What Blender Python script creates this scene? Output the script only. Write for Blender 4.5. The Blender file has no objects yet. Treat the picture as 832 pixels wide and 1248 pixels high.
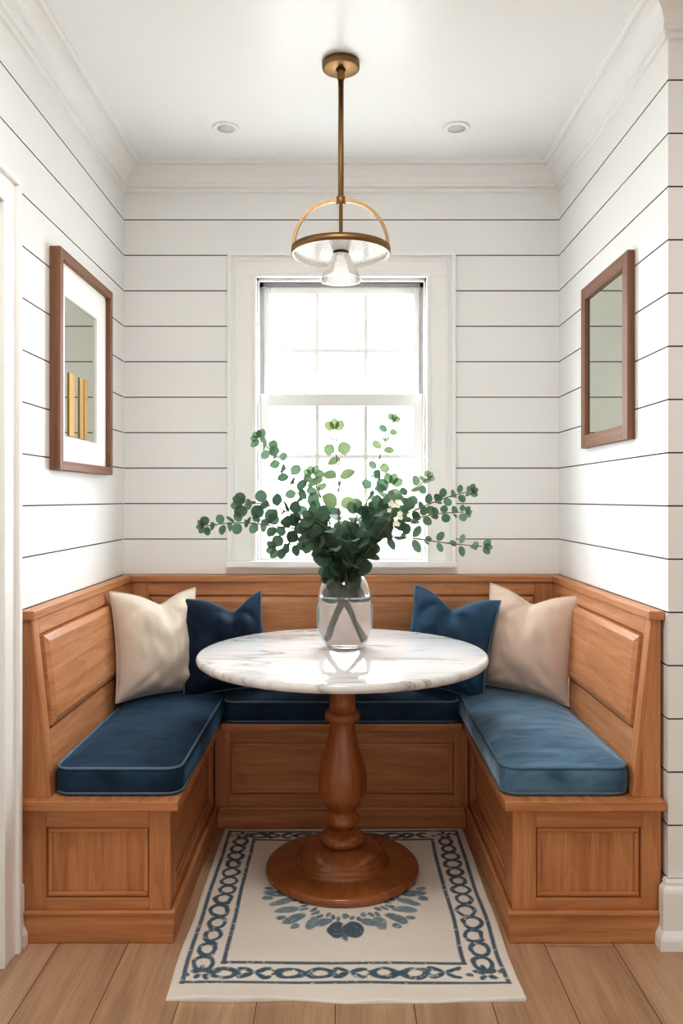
import bpy, bmesh, math, random
import numpy as np
from mathutils import Vector, Matrix, noise as mnoise

random.seed(7)
C = bpy.context.scene.collection
PI = math.pi

# ------------------------------------------------------------------ helpers
def lin(r, g, b):
    f = lambda c: (c / 255 / 12.92) if c / 255 <= .04045 else ((c / 255 + .055) / 1.055) ** 2.4
    return (f(r), f(g), f(b), 1)

class MB:
    """collects faces (with uv and a material slot each) for ONE mesh object"""
    def __init__(s): s.v, s.f, s.uv, s.m, s.sm = [], [], [], [], []
    def face(s, pts, uvs=None, mi=0, smooth=False):
        i = len(s.v); s.v += [tuple(p) for p in pts]
        s.f.append(tuple(range(i, i + len(pts)))); s.uv.append(uvs or [(0, 0)] * len(pts)); s.m.append(mi); s.sm.append(smooth)
    def obox(s, O, U, V, N, u0, u1, v0, v1, n0, n1, grain='u', mi=0):
        """oriented box; grain runs along u, v or n"""
        O, U, V, N = map(Vector, (O, U, V, N))
        ro, rv = random.uniform(0, 40), random.uniform(0, 40)
        g = {'u': 0, 'v': 1, 'n': 2}[grain]
        idx = len(s.v); cs = []
        for a in (u0, u1):
            for b in (v0, v1):
                for c in (n0, n1):
                    s.v.append(tuple(O + U * a + V * b + N * c)); cs.append((a, b, c))
        quads = [(0, 1, 3, 2, 0), (4, 6, 7, 5, 0), (0, 4, 5, 1, 1), (2, 3, 7, 6, 1), (0, 2, 6, 4, 2), (1, 5, 7, 3, 2)]
        flip = U.cross(V).dot(N) < 0
        for q in quads:
            ids, ax = list(q[:4]), q[4]
            if flip: ids.reverse()
            other = [k for k in range(3) if k != g and k != ax]
            o = other[0] if other else (g + 1) % 3
            if ax == g:
                rest = [k for k in range(3) if k != g]
                uv = [(cs[i][rest[0]] + ro, cs[i][rest[1]] + rv) for i in ids]
            else:
                uv = [(cs[i][g] + ro, cs[i][o] + rv) for i in ids]
            s.f.append(tuple(idx + i for i in ids)); s.uv.append(uv); s.m.append(mi); s.sm.append(False)
    def box(s, x0, x1, y0, y1, z0, z1, grain='u', mi=0):
        s.obox((0, 0, 0), (1, 0, 0), (0, 1, 0), (0, 0, 1), x0, x1, y0, y1, z0, z1, grain, mi)
    def frustum(s, O, U, V, N, u0, u1, v0, v1, n0, n1, ins, grain='u', mi=0):
        """raised or sunk field with sloping edges"""
        O, U, V, N = map(Vector, (O, U, V, N)); ro = random.uniform(0, 40)
        P = lambda a, b, c: O + U * a + V * b + N * c
        lo = [(u0, v0), (u1, v0), (u1, v1), (u0, v1)]
        hi = [(u0 + ins, v0 + ins), (u1 - ins, v0 + ins), (u1 - ins, v1 - ins), (u0 + ins, v1 - ins)]
        uvf = (lambda a, b: (a + ro, b)) if grain == 'u' else (lambda a, b: (b + ro, a))
        flip = U.cross(V).dot(N) < 0
        def add(q):
            q = list(q)
            if flip: q.reverse()
            s.face([P(*k) for k in q], [uvf(k[0], k[1]) for k in q], mi)
        add([(a, b, n1) for a, b in hi])
        for i in range(4):
            j = (i + 1) % 4
            add([(*lo[i], n0), (*lo[j], n0), (*hi[j], n1), (*hi[i], n1)])
    def prism(s, poly, axis, a0, a1, mi=0, grain=True):
        """extrude a 2D polygon: axis 'y' takes (x,z), 'x' takes (y,z), 'z' takes (x,y)"""
        P = {'y': lambda p, a: (p[0], a, p[1]), 'x': lambda p, a: (a, p[0], p[1]), 'z': lambda p, a: (p[0], p[1], a)}[axis]
        ro = random.uniform(0, 30)
        n = len(poly)
        area = sum(poly[i][0] * poly[(i + 1) % n][1] - poly[(i + 1) % n][0] * poly[i][1] for i in range(n))
        if area < 0: poly = poly[::-1]
        e0 = [P(p, a0) for p in poly]; e1 = [P(p, a1) for p in poly]
        rev = axis == 'y'
        A, B = (e0, e1[::-1]) if rev else (e0[::-1], e1)
        pa, pb = (poly, poly[::-1]) if rev else (poly[::-1], poly)
        s.face(A, [(p[1] + ro, p[0]) for p in pa], mi); s.face(B, [(p[1] + ro, p[0]) for p in pb], mi)
        d = 0
        for i in range(n):
            j = (i + 1) % n
            L = math.dist(poly[i], poly[j])
            q = [e0[i], e0[j], e1[j], e1[i]]; uv = [(a0 + ro, d), (a0 + ro, d + L), (a1 + ro, d + L), (a1 + ro, d)]
            if rev: q.reverse(); uv.reverse()
            s.face(q, uv, mi); d += L
    def lathe(s, prof, c=(0, 0, 0), n=48, mi=0, smooth=True, rx=1, ry=1):
        """prof: (r, z) from bottom to top on the outside (closed loops allowed)"""
        c = Vector(c); idx = len(s.v); ro = random.uniform(0, 30)
        ring = []
        for r, z in prof:
            if r < 1e-6:
                ring.append([len(s.v)]); s.v.append((c.x, c.y, c.z + z))
            else:
                ring.append(list(range(len(s.v), len(s.v) + n)))
                for k in range(n):
                    a = 2 * PI * k / n
                    s.v.append((c.x + r * rx * math.cos(a), c.y + r * ry * math.sin(a), c.z + z))
        d = 0
        for i in range(len(prof) - 1):
            A, B = ring[i], ring[i + 1]
            L = math.dist(prof[i], prof[i + 1])
            for k in range(n):
                k2 = (k + 1) % n
                u0, u1 = k / n * .4, (k + 1) / n * .4
                if len(A) == 1 and len(B) == 1: continue
                if len(A) == 1: f = (A[0], B[k2], B[k]); uv = [(d + ro, u0), (d + L + ro, u1), (d + L + ro, u0)]
                elif len(B) == 1: f = (A[k], A[k2], B[0]); uv = [(d + ro, u0), (d + ro, u1), (d + L + ro, u0)]
                else: f = (A[k], A[k2], B[k2], B[k]); uv = [(d + ro, u0), (d + ro, u1), (d + L + ro, u1), (d + L + ro, u0)]
                s.f.append(f); s.uv.append(uv); s.m.append(mi); s.sm.append(smooth)
            d += L
    def tube(s, pts, r, n=8, closed=False, mi=0, cap=True):
        pts = [Vector(p) for p in pts]; N = len(pts)
        rad = r if hasattr(r, '__len__') else [r] * N
        ref = None; rings = []
        for i, p in enumerate(pts):
            a = pts[(i - 1) % N] if (closed or i > 0) else p
            b = pts[(i + 1) % N] if (closed or i < N - 1) else p
            t = (b - a)
            t = t.normalized() if t.length > 1e-9 else Vector((0, 0, 1))
            if ref is None:
                ref = t.orthogonal().normalized()
            ref = (ref - t * ref.dot(t))
            ref = ref.normalized() if ref.length > 1e-6 else t.orthogonal().normalized()
            bi = t.cross(ref)
            rings.append(list(range(len(s.v), len(s.v) + n)))
            for k in range(n):
                an = 2 * PI * k / n
                s.v.append(tuple(p + (ref * math.cos(an) + bi * math.sin(an)) * rad[i]))
        for i in range(N if closed else N - 1):
            A, B = rings[i], rings[(i + 1) % N]
            for k in range(n):
                k2 = (k + 1) % n
                s.f.append((A[k], A[k2], B[k2], B[k])); s.uv.append([(i * .01, k / n), (i * .01, (k + 1) / n), (i * .01 + .01, (k + 1) / n), (i * .01 + .01, k / n)])
                s.m.append(mi); s.sm.append(True)
        if cap and not closed:
            s.f.append(tuple(rings[0][::-1])); s.uv.append([(0, 0)] * n); s.m.append(mi); s.sm.append(False)
            s.f.append(tuple(rings[-1])); s.uv.append([(0, 0)] * n); s.m.append(mi); s.sm.append(False)
    def build(s, name, mats, parent=None, origin=(0, 0, 0), bevel=0, seg=2, merge=0):
        me = bpy.data.meshes.new(name)
        O = Vector(origin)
        me.from_pydata([tuple(Vector(v) - O) for v in s.v], [], s.f)
        for m in (mats if isinstance(mats, (list, tuple)) else [mats]): me.materials.append(m)
        uvl = me.uv_layers.new(name='UVMap')
        flat = [c for f in s.uv for uv in f for c in uv]
        uvl.data.foreach_set('uv', flat)
        me.polygons.foreach_set('material_index', s.m)
        me.polygons.foreach_set('use_smooth', s.sm)
        if merge:
            bm = bmesh.new(); bm.from_mesh(me); bmesh.ops.remove_doubles(bm, verts=bm.verts, dist=merge); bm.to_mesh(me); bm.free()
        o = bpy.data.objects.new(name, me); C.objects.link(o)
        o.location = O
        if parent:
            o.parent = parent; o.location = O - world_loc(parent)
        if bevel:
            md = o.modifiers.new('soft_edges', 'BEVEL'); md.width = bevel; md.segments = seg; md.limit_method = 'ANGLE'; md.angle_limit = math.radians(25)
        return o

def world_loc(o):
    l = Vector((0, 0, 0))
    while o: l += o.location; o = o.parent
    return l

def tag(o, label=None, cat=None, group=None, kind=None):
    if label: o['label'] = label
    if cat: o['category'] = cat
    if group: o['group'] = group
    if kind: o['kind'] = kind
    return o

def thing(name, loc, label, cat, group=None):
    o = bpy.data.objects.new(name, None); C.objects.link(o); o.location = loc; o.empty_display_size = .05
    return tag(o, label, cat, group)

def struct(name, loc=(0, 0, 0)):
    o = bpy.data.objects.new(name, None); C.objects.link(o); o.location = loc; o['kind'] = 'structure'
    return o

# ------------------------------------------------------------------ materials
def mat(name):
    m = bpy.data.materials.new(name); m.use_nodes = True
    nt = m.node_tree; b = nt.nodes['Principled BSDF']
    return m, nt, b, lambda t: nt.nodes.new(t), nt.links.new

def simple(name, col, rough=.5, metal=0, spec=.5, bump=0, bscale=200, sheen=0, sheencol=None):
    m, nt, b, N, L = mat(name)
    b.inputs['Base Color'].default_value = col; b.inputs['Roughness'].default_value = rough
    b.inputs['Metallic'].default_value = metal; b.inputs['Specular IOR Level'].default_value = spec
    if sheen:
        b.inputs['Sheen Weight'].default_value = sheen; b.inputs['Sheen Roughness'].default_value = .35
        if sheencol: b.inputs['Sheen Tint'].default_value = sheencol
    if bump:
        t = N('ShaderNodeTexNoise'); t.inputs['Scale'].default_value = bscale; t.inputs['Detail'].default_value = 4
        co = N('ShaderNodeTexCoord'); L(co.outputs['Object'], t.inputs['Vector'])
        bp = N('ShaderNodeBump'); bp.inputs['Strength'].default_value = bump; bp.inputs['Distance'].default_value = .002
        L(t.outputs['Fac'], bp.inputs['Height']); L(bp.outputs['Normal'], b.inputs['Normal'])
    return m

def wood(name, c0, c1, c2, rough=.42, across=26, along=1.6, bump=.12, coat=0):
    m, nt, b, N, L = mat(name)
    uv = N('ShaderNodeTexCoord')
    mp = N('ShaderNodeMapping'); mp.inputs['Scale'].default_value = (along, across, 1); L(uv.outputs['UV'], mp.inputs['Vector'])
    n1 = N('ShaderNodeTexNoise'); n1.inputs['Scale'].default_value = 1; n1.inputs['Detail'].default_value = 5; n1.inputs['Roughness'].default_value = .6; n1.inputs['Distortion'].default_value = .6
    L(mp.outputs['Vector'], n1.inputs['Vector'])
    mp2 = N('ShaderNodeMapping'); mp2.inputs['Scale'].default_value = (along * 5, across * 9, 1); L(uv.outputs['UV'], mp2.inputs['Vector'])
    n2 = N('ShaderNodeTexNoise'); n2.inputs['Scale'].default_value = 1; n2.inputs['Detail'].default_value = 3; L(mp2.outputs['Vector'], n2.inputs['Vector'])
    # cathedral figure
    mp3 = N('ShaderNodeMapping'); mp3.inputs['Scale'].default_value = (.9, 6.5, 1); L(uv.outputs['UV'], mp3.inputs['Vector'])
    n3 = N('ShaderNodeTexNoise'); n3.inputs['Scale'].default_value = 1; n3.inputs['Detail'].default_value = 1; L(mp3.outputs['Vector'], n3.inputs['Vector'])
    mul = N('ShaderNodeMath'); mul.operation = 'MULTIPLY'; mul.inputs[1].default_value = 9; L(n3.outputs['Fac'], mul.inputs[0])
    fr = N('ShaderNodeMath'); fr.operation = 'FRACT'; L(mul.outputs[0], fr.inputs[0])
    a = N('ShaderNodeMix'); a.data_type = 'FLOAT'; a.inputs[0].default_value = .10; L(n1.outputs['Fac'], a.inputs[2]); L(fr.outputs[0], a.inputs[3])
    a2 = N('ShaderNodeMix'); a2.data_type = 'FLOAT'; a2.inputs[0].default_value = .3; L(a.outputs[0], a2.inputs[2]); L(n2.outputs['Fac'], a2.inputs[3])
    r = N('ShaderNodeValToRGB'); e = r.color_ramp.elements
    e[0].position = .28; e[0].color = c0; e[1].position = .72; e[1].color = c2
    k = e.new(.5); k.color = c1
    L(a2.outputs[0], r.inputs['Fac']); L(r.outputs['Color'], b.inputs['Base Color'])
    b.inputs['Roughness'].default_value = rough; b.inputs['Specular IOR Level'].default_value = .4
    b.inputs['Coat Weight'].default_value = coat; b.inputs['Coat Roughness'].default_value = .25
    bp = N('ShaderNodeBump'); bp.inputs['Strength'].default_value = bump; bp.inputs['Distance'].default_value = .001
    L(a2.outputs[0], bp.inputs['Height']); L(bp.outputs['Normal'], b.inputs['Normal'])
    return m

M = {}
def backlit_paint(name, col, k):  # solid window wood made translucent, so the white window glow sits in its paint
    m = simple(name, col, .35, spec=.4); nt = m.node_tree; L = nt.links.new
    tl = nt.nodes.new('ShaderNodeBsdfTranslucent'); tl.inputs['Color'].default_value = col
    mx = nt.nodes.new('ShaderNodeMixShader'); mx.inputs[0].default_value = k
    L(nt.nodes['Principled BSDF'].outputs[0], mx.inputs[1]); L(tl.outputs[0], mx.inputs[2]); L(mx.outputs[0], nt.nodes['Material Output'].inputs['Surface'])
    return m
M['sash'] = backlit_paint('glowing_sash_paint', lin(246, 246, 245), .03)
M['jamb'] = backlit_paint('glowing_jamb_paint', lin(246, 246, 245), .12)
M['wall'] = simple('white_wall_paint', lin(240, 241, 240), .45, spec=.35, bump=.03, bscale=60)
M['trim'] = simple('white_trim_paint', lin(242, 243, 242), .35, spec=.4)
M['ceiling'] = simple('ceiling_paint', lin(242, 244, 244), .3, spec=.35)
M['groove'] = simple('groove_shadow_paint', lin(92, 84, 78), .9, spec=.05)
M['oak'] = wood('honey_oak', lin(156, 101, 62), lin(190, 133, 91), lin(214, 160, 116), .42, across=34)
M['walnut'] = wood('walnut_frame_wood', lin(98, 67, 50), lin(126, 89, 68), lin(150, 110, 86), .5, across=60)
M['turned'] = wood('turned_wood_varnish', lin(122, 70, 36), lin(152, 92, 50), lin(174, 112, 64), .25, across=14, along=2, bump=.03, coat=.5)
M['brass'] = simple('aged_brass', lin(142, 114, 80), .45, 1)
M['brass_bright'] = simple('polished_brass', lin(178, 146, 94), .4, 1)
M['black'] = simple('black_socket', lin(22, 22, 22), .5)
M['mirror'] = simple('mirror_silver', lin(214, 220, 210), .02, 1)
M['mat_board'] = simple('white_mat_board', lin(246, 244, 241), .8)
M['bulb'] = simple('frosted_bulb', lin(240, 236, 228), .3)
_b = M['bulb'].node_tree.nodes['Principled BSDF']; _b.inputs['Emission Color'].default_value = (1, .93, .84, 1); _b.inputs['Emission Strength'].default_value = 1.6
M['lens'] = simple('downlight_lens', lin(214, 210, 204), .35)
M['cream'] = simple('cream_linen', lin(226, 214, 199), .9, spec=.1, bump=.25, bscale=700, sheen=.2)
M['blush'] = simple('beige_linen', lin(216, 194, 178), .9, spec=.1, bump=.25, bscale=700, sheen=.2)
M['cord_cream'] = simple('cream_piping', lin(206, 192, 178), .9, spec=.1)
M['cord_blue'] = simple('slate_blue_piping', lin(98, 124, 142), .7, spec=.2)
M['flower'] = simple('white_petals', lin(245, 243, 225), .6)
M['twig'] = simple('brown_green_twig', lin(108, 100, 72), .7)
M['grass_pale'] = simple('pale_gravel_ground', lin(205, 205, 200), .9)
M['plaster'] = simple('hall_wall_paint', lin(205, 196, 186), .7)

def velvet(name, dark, light, sheen=.5, tint=(120, 165, 205)):
    m, nt, b, N, L = mat(name)
    co = N('ShaderNodeTexCoord')
    mp = N('ShaderNodeMapping'); mp.inputs['Scale'].default_value = (3, 9, 5); mp.inputs['Rotation'].default_value = (0, 0, .5); L(co.outputs['Object'], mp.inputs['Vector'])
    t = N('ShaderNodeTexNoise'); t.inputs['Scale'].default_value = 1.6; t.inputs['Detail'].default_value = 5; t.inputs['Distortion'].default_value = 1.2; L(mp.outputs['Vector'], t.inputs['Vector'])
    r = N('ShaderNodeValToRGB'); r.color_ramp.elements[0].position = .35; r.color_ramp.elements[1].position = .75
    r.color_ramp.elements[0].color = dark; r.color_ramp.elements[1].color = light
    L(t.outputs['Fac'], r.inputs['Fac']); L(r.outputs['Color'], b.inputs['Base Color'])
    b.inputs['Roughness'].default_value = .75; b.inputs['Specular IOR Level'].default_value = .25
    b.inputs['Sheen Weight'].default_value = sheen; b.inputs['Sheen Roughness'].default_value = .3; b.inputs['Sheen Tint'].default_value = lin(*tint)
    f = N('ShaderNodeTexNoise'); f.inputs['Scale'].default_value = 900; L(co.outputs['Object'], f.inputs['Vector'])
    bp = N('ShaderNodeBump'); bp.inputs['Strength'].default_value = .25; bp.inputs['Distance'].default_value = .001
    L(f.outputs['Fac'], bp.inputs['Height']); L(bp.outputs['Normal'], b.inputs['Normal'])
    return m
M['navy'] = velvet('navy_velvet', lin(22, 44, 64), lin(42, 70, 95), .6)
M['blue'] = velvet('lit_blue_velvet', lin(60, 94, 120), lin(108, 142, 166), 1.0, (200, 225, 245))  # lighter than the navy: the lit look of the right cushion is painted in
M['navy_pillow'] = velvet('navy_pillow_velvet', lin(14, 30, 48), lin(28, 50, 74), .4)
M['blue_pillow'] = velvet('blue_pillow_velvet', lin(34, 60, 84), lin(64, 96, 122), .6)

def marble():
    m, nt, b, N, L = mat('white_marble')
    co = N('ShaderNodeTexCoord')
    mp = N('ShaderNodeMapping'); mp.inputs['Rotation'].default_value = (0, 0, .22); mp.inputs['Scale'].default_value = (1.1, 5, 2); L(co.outputs['Object'], mp.inputs['Vector'])
    t = N('ShaderNodeTexNoise'); t.inputs['Scale'].default_value = 1.7; t.inputs['Detail'].default_value = 6; t.inputs['Distortion'].default_value = .7; L(mp.outputs['Vector'], t.inputs['Vector'])
    s = N('ShaderNodeMath'); s.operation = 'SUBTRACT'; s.inputs[1].default_value = .5; L(t.outputs['Fac'], s.inputs[0])
    ab = N('ShaderNodeMath'); ab.operation = 'ABSOLUTE'; L(s.outputs[0], ab.inputs[0])
    r = N('ShaderNodeValToRGB'); e = r.color_ramp.elements
    e[0].position = 0; e[0].color = lin(160, 158, 158); e[1].position = .05; e[1].color = lin(222, 221, 220)
    k = e.new(.014); k.color = lin(200, 198, 197)
    L(ab.outputs[0], r.inputs['Fac'])
    big = N('ShaderNodeTexNoise'); big.inputs['Scale'].default_value = 3; L(co.outputs['Object'], big.inputs['Vector'])
    mx = N('ShaderNodeMix'); mx.data_type = 'RGBA'; mx.inputs[7].default_value = lin(226, 225, 224)
    rr = N('ShaderNodeValToRGB'); rr.color_ramp.elements[0].position = .4; rr.color_ramp.elements[1].position = .62; L(big.outputs['Fac'], rr.inputs['Fac'])
    L(rr.outputs['Color'], mx.inputs[0]); L(r.outputs['Color'], mx.inputs[6]); L(mx.outputs[2], b.inputs['Base Color'])
    b.inputs['Roughness'].default_value = .07; b.inputs['Specular IOR Level'].default_value = .55
    return m
M['marble'] = marble()

def floor_mat():
    m, nt, b, N, L = mat('oak_floor_planks')
    at = N('ShaderNodeAttribute'); at.attribute_name = 'UVMap'
    uv = N('ShaderNodeTexCoord')
    def ns(sx, sy, det, dist=0):
        mp = N('ShaderNodeMapping'); mp.inputs['Scale'].default_value = (sx, sy, 1); L(uv.outputs['UV'], mp.inputs['Vector'])
        n = N('ShaderNodeTexNoise'); n.inputs['Scale'].default_value = 1; n.inputs['Detail'].default_value = det; n.inputs['Distortion'].default_value = dist; L(mp.outputs['Vector'], n.inputs['Vector']); return n
    n1 = ns(1.2, 14, 5, .8); n2 = ns(6, 130, 3)
    a = N('ShaderNodeMix'); a.data_type = 'FLOAT'; a.inputs[0].default_value = .3; L(n1.outputs['Fac'], a.inputs[2]); L(n2.outputs['Fac'], a.inputs[3])
    r = N('ShaderNodeValToRGB'); e = r.color_ramp.elements
    e[0].position = .25; e[0].color = lin(146, 118, 94); e[1].position = .75; e[1].color = lin(210, 182, 154)
    k = e.new(.5); k.color = lin(184, 152, 123)
    L(a.outputs[0], r.inputs['Fac']); L(r.outputs['Color'], b.inputs['Base Color'])
    b.inputs['Roughness'].default_value = .32; b.inputs['Specular IOR Level'].default_value = .5
    bp = N('ShaderNodeBump'); bp.inputs['Strength'].default_value = .1; bp.inputs['Distance'].default_value = .001
    L(a.outputs[0], bp.inputs['Height']); L(bp.outputs['Normal'], b.inputs['Normal'])
    return m
M['floor'] = floor_mat()
M['seam'] = simple('floor_seam', lin(92, 62, 40), .8)

def glassy(name, ior=1.45, col=(1, 1, 1, 1), rough=0):
    m, nt, b, N, L = mat(name)
    b.inputs['Base Color'].default_value = col; b.inputs['Roughness'].default_value = rough
    b.inputs['IOR'].default_value = ior; b.inputs['Transmission Weight'].default_value = 1
    return m
def veiled(name, ior, veil):  # white translucent veil added, imitating window brightness inside the vase and water
    m = glassy(name, ior); nt = m.node_tree; N = nt.nodes.new; L = nt.links.new
    tl = N('ShaderNodeBsdfTranslucent'); tl.inputs['Color'].default_value = (.95, .97, .96, 1)
    mx = N('ShaderNodeMixShader'); mx.inputs[0].default_value = veil
    L(nt.nodes['Principled BSDF'].outputs[0], mx.inputs[1]); L(tl.outputs[0], mx.inputs[2]); L(mx.outputs[0], nt.nodes['Material Output'].inputs['Surface'])
    return m
M['glass'] = veiled('veiled_clear_glass', 1.45, .05)
M['water'] = veiled('water', 1.33, .13)

def pane_mat(name, tint=(1, 1, 1, 1), dirt=0):
    m, nt, b, N, L = mat(name); nt.nodes.remove(b)
    out = nt.nodes['Material Output']
    tr = N('ShaderNodeBsdfTransparent'); tr.inputs['Color'].default_value = tint
    gl = N('ShaderNodeBsdfGlossy'); gl.inputs['Roughness'].default_value = .02
    fr = N('ShaderNodeFresnel'); fr.inputs['IOR'].default_value = 1.3
    mx = N('ShaderNodeMixShader'); L(fr.outputs[0], mx.inputs[0]); L(tr.outputs[0], mx.inputs[1]); L(gl.outputs[0], mx.inputs[2])
    L(mx.outputs[0], out.inputs['Surface'])
    return m
M['pane'] = pane_mat('window_glass')

def frosted(name, col, transp, ior=1.3):
    m, nt, b, N, L = mat(name); nt.nodes.remove(b)
    out = nt.nodes['Material Output']
    tr = N('ShaderNodeBsdfTransparent'); tr.inputs['Color'].default_value = (1, 1, 1, 1)
    tl = N('ShaderNodeBsdfTranslucent'); tl.inputs['Color'].default_value = col
    df = N('ShaderNodeBsdfDiffuse'); df.inputs['Color'].default_value = col
    gl = N('ShaderNodeBsdfGlossy'); gl.inputs['Roughness'].default_value = .1
    m1 = N('ShaderNodeMixShader'); m1.inputs[0].default_value = .5; L(tl.outputs[0], m1.inputs[1]); L(df.outputs[0], m1.inputs[2])
    co = N('ShaderNodeTexCoord'); no = N('ShaderNodeTexNoise'); no.inputs['Scale'].default_value = 140; no.inputs['Detail'].default_value = 3; L(co.outputs['Object'], no.inputs['Vector'])
    rp = N('ShaderNodeMapRange'); rp.inputs[1].default_value = .35; rp.inputs[2].default_value = .65; rp.inputs[3].default_value = max(transp - .2, 0); rp.inputs[4].default_value = transp + .15; L(no.outputs['Fac'], rp.inputs[0])
    m2 = N('ShaderNodeMixShader'); L(rp.outputs[0], m2.inputs[0]); L(m1.outputs[0], m2.inputs[1]); L(tr.outputs[0], m2.inputs[2])
    fr = N('ShaderNodeFresnel'); fr.inputs['IOR'].default_value = ior
    m3 = N('ShaderNodeMixShader'); L(fr.outputs[0], m3.inputs[0]); L(m2.outputs[0], m3.inputs[1]); L(gl.outputs[0], m3.inputs[2])
    L(m3.outputs[0], out.inputs['Surface'])
    return m
M['shade_glass'] = frosted('seeded_shade_glass', lin(250, 249, 247), .12)
M['disc_glass'] = frosted('opal_disc_glass', lin(250, 249, 247), .2, 1.1)

def leaf_mat():
    m, nt, b, N, L = mat('eucalyptus_leaf')
    out = nt.nodes['Material Output']
    at = N('ShaderNodeAttribute'); at.attribute_name = 'tone'
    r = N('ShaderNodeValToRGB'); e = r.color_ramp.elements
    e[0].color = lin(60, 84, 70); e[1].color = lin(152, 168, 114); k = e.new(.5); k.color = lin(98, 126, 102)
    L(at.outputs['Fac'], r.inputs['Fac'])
    L(r.outputs['Color'], b.inputs['Base Color']); b.inputs['Roughness'].default_value = .5; b.inputs['Specular IOR Level'].default_value = .35
    tl = N('ShaderNodeBsdfTranslucent'); L(r.outputs['Color'], tl.inputs['Color'])
    mx = N('ShaderNodeMixShader'); mx.inputs[0].default_value = .4; L(b.outputs[0], mx.inputs[1]); L(tl.outputs[0], mx.inputs[2])
    L(mx.outputs[0], out.inputs['Surface'])
    return m
M['leaf'] = leaf_mat()

def rug_mat():
    m, nt, b, N, L = mat('printed_rug_cotton')
    at = N('ShaderNodeAttribute'); at.attribute_name = 'print'
    L(at.outputs['Color'], b.inputs['Base Color']); b.inputs['Roughness'].default_value = .95; b.inputs['Specular IOR Level'].default_value = .1
    co = N('ShaderNodeTexCoord'); n = N('ShaderNodeTexNoise'); n.inputs['Scale'].default_value = 420; n.inputs['Detail'].default_value = 3; L(co.outputs['Object'], n.inputs['Vector'])
    bp = N('ShaderNodeBump'); bp.inputs['Strength'].default_value = .35; bp.inputs['Distance'].default_value = .002; L(n.outputs['Fac'], bp.inputs['Height']); L(bp.outputs['Normal'], b.inputs['Normal'])
    return m
M['rug'] = rug_mat()

# ------------------------------------------------------------------ dimensions (metres; y runs away from the camera)
EYE, F = 1.285, 967.0
WX, YB, YF = .94, 3.43, 2.285      # nook half width, back wall, front of the return wall
CZ = 2.724                          # ceiling
G0, GP = 2.491, .1533               # top shiplap groove and pitch
YR = -1.6                           # open end of the hall behind the camera

# ------------------------------------------------------------------ floor and ceiling
fl = MB()
k0 = -14
for k in range(k0, 16):
    x0 = -.016 + .2 * k + .0012; x1 = x0 + .2 - .0024
    if x1 > 2.6 or x0 < -1.3: continue
    y = YR - random.uniform(0, 1.4)
    while y < YB + .1:
        ln = random.uniform(1.3, 2.1); y2 = min(y + ln, YB + .1)
        ro, rv = random.uniform(0, 50), random.uniform(0, 50)
        fl.face([(x0, y + .001, 0), (x1, y + .001, 0), (x1, y2 - .001, 0), (x0, y2 - .001, 0)], [(y + ro, rv), (y + ro, rv + .2), (y2 + ro, rv + .2), (y2 + ro, rv)])
        y = y2
fl.face([(-1.3, YR - 1.4, -.0015), (2.6, YR - 1.4, -.0015), (2.6, YB + .1, -.0015), (-1.3, YB + .1, -.0015)], None, 1)
tag(fl.build('floor', [M['floor'], M['seam']]), kind='structure')

ce = MB()
ce.box(-1.3, 2.6, YR, YB + .15, CZ, CZ + .1)
tag(ce.build('ceiling', M['ceiling']), kind='structure')

# ------------------------------------------------------------------ shiplap walls
def shiplap(name, O, U, N, L0, L1, z1, hole=None, parent=None, thick=.1, b0=0, caps=(1, 1)):
    """boards with real grooves; U along the wall, N into the room; hole=(u0,u1,z0,z1)"""
    O, U, N = Vector(O), Vector(U), Vector(N)
    mb = MB(); gh, gd = .0042, .005
    zs = {0.0, z1}
    grooves = []
    k = -2
    while G0 - GP * k > .02:
        z = G0 - GP * k
        if z < z1: grooves.append((z - gh / 2, z + gh / 2)); zs |= {z - gh / 2, z + gh / 2}
        k += 1
    if hole: zs |= {hole[2], hole[3]}
    zs = sorted(z for z in zs if 0 <= z <= z1)
    def quad(u0, u1, za, zb, d0, d1, mi):
        q = [O + U * u0 + Vector((0, 0, za)) + N * d0, O + U * u1 + Vector((0, 0, za)) + N * d0, O + U * u1 + Vector((0, 0, zb)) + N * d1, O + U * u0 + Vector((0, 0, zb)) + N * d1]
        if U.cross(Vector((0, 0, 1))).dot(N) < 0: q.reverse()
        mb.face(q, None, mi)
    for a, b in zip(zs, zs[1:]):
        if b - a < 1e-6: continue
        mid = (a + b) / 2
        isg = any(g0 <= mid <= g1 for g0, g1 in grooves)
        spans = [(L0, L1)]
        if hole and hole[2] < mid < hole[3]: spans = [(L0, hole[0]), (hole[1], L1)]
        for s0, s1 in spans:
            if s1 - s0 < 1e-6: continue
            if isg:
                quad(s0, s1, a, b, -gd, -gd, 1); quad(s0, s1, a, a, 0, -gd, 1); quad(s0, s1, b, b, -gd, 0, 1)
            else:
                quad(s0, s1, a, b, 0, 0, 0)
    # wall thickness behind the boards
    V = Vector((0, 0, 1))
    d1, d0 = -gd - .001, -thick
    if hole:
        for r in ((L0, hole[0], 0, z1), (hole[1], L1, 0, z1), (hole[0], hole[1], 0, hole[2]), (hole[0], hole[1], hole[3], z1)):
            if r[1] - r[0] > 1e-4 and r[3] - r[2] > 1e-4: mb.obox(O, U, V, N, r[0], r[1], r[2], r[3], d0, d1)
    else: mb.obox(O, U, V, N, L0 + b0, L1, 0, z1, d0, d1)
    # end caps at both ends
    for u in [x for x, c_ in zip((L0, L1), caps) if c_]:
        q = [O + U * u + N * d1, O + U * u, O + U * u + V * z1, O + U * u + V * z1 + N * d1]
        mb.face(q, None, 0)
    return tag(mb.build(name, [M['wall'], M['groove']], parent), kind='structure')

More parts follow.
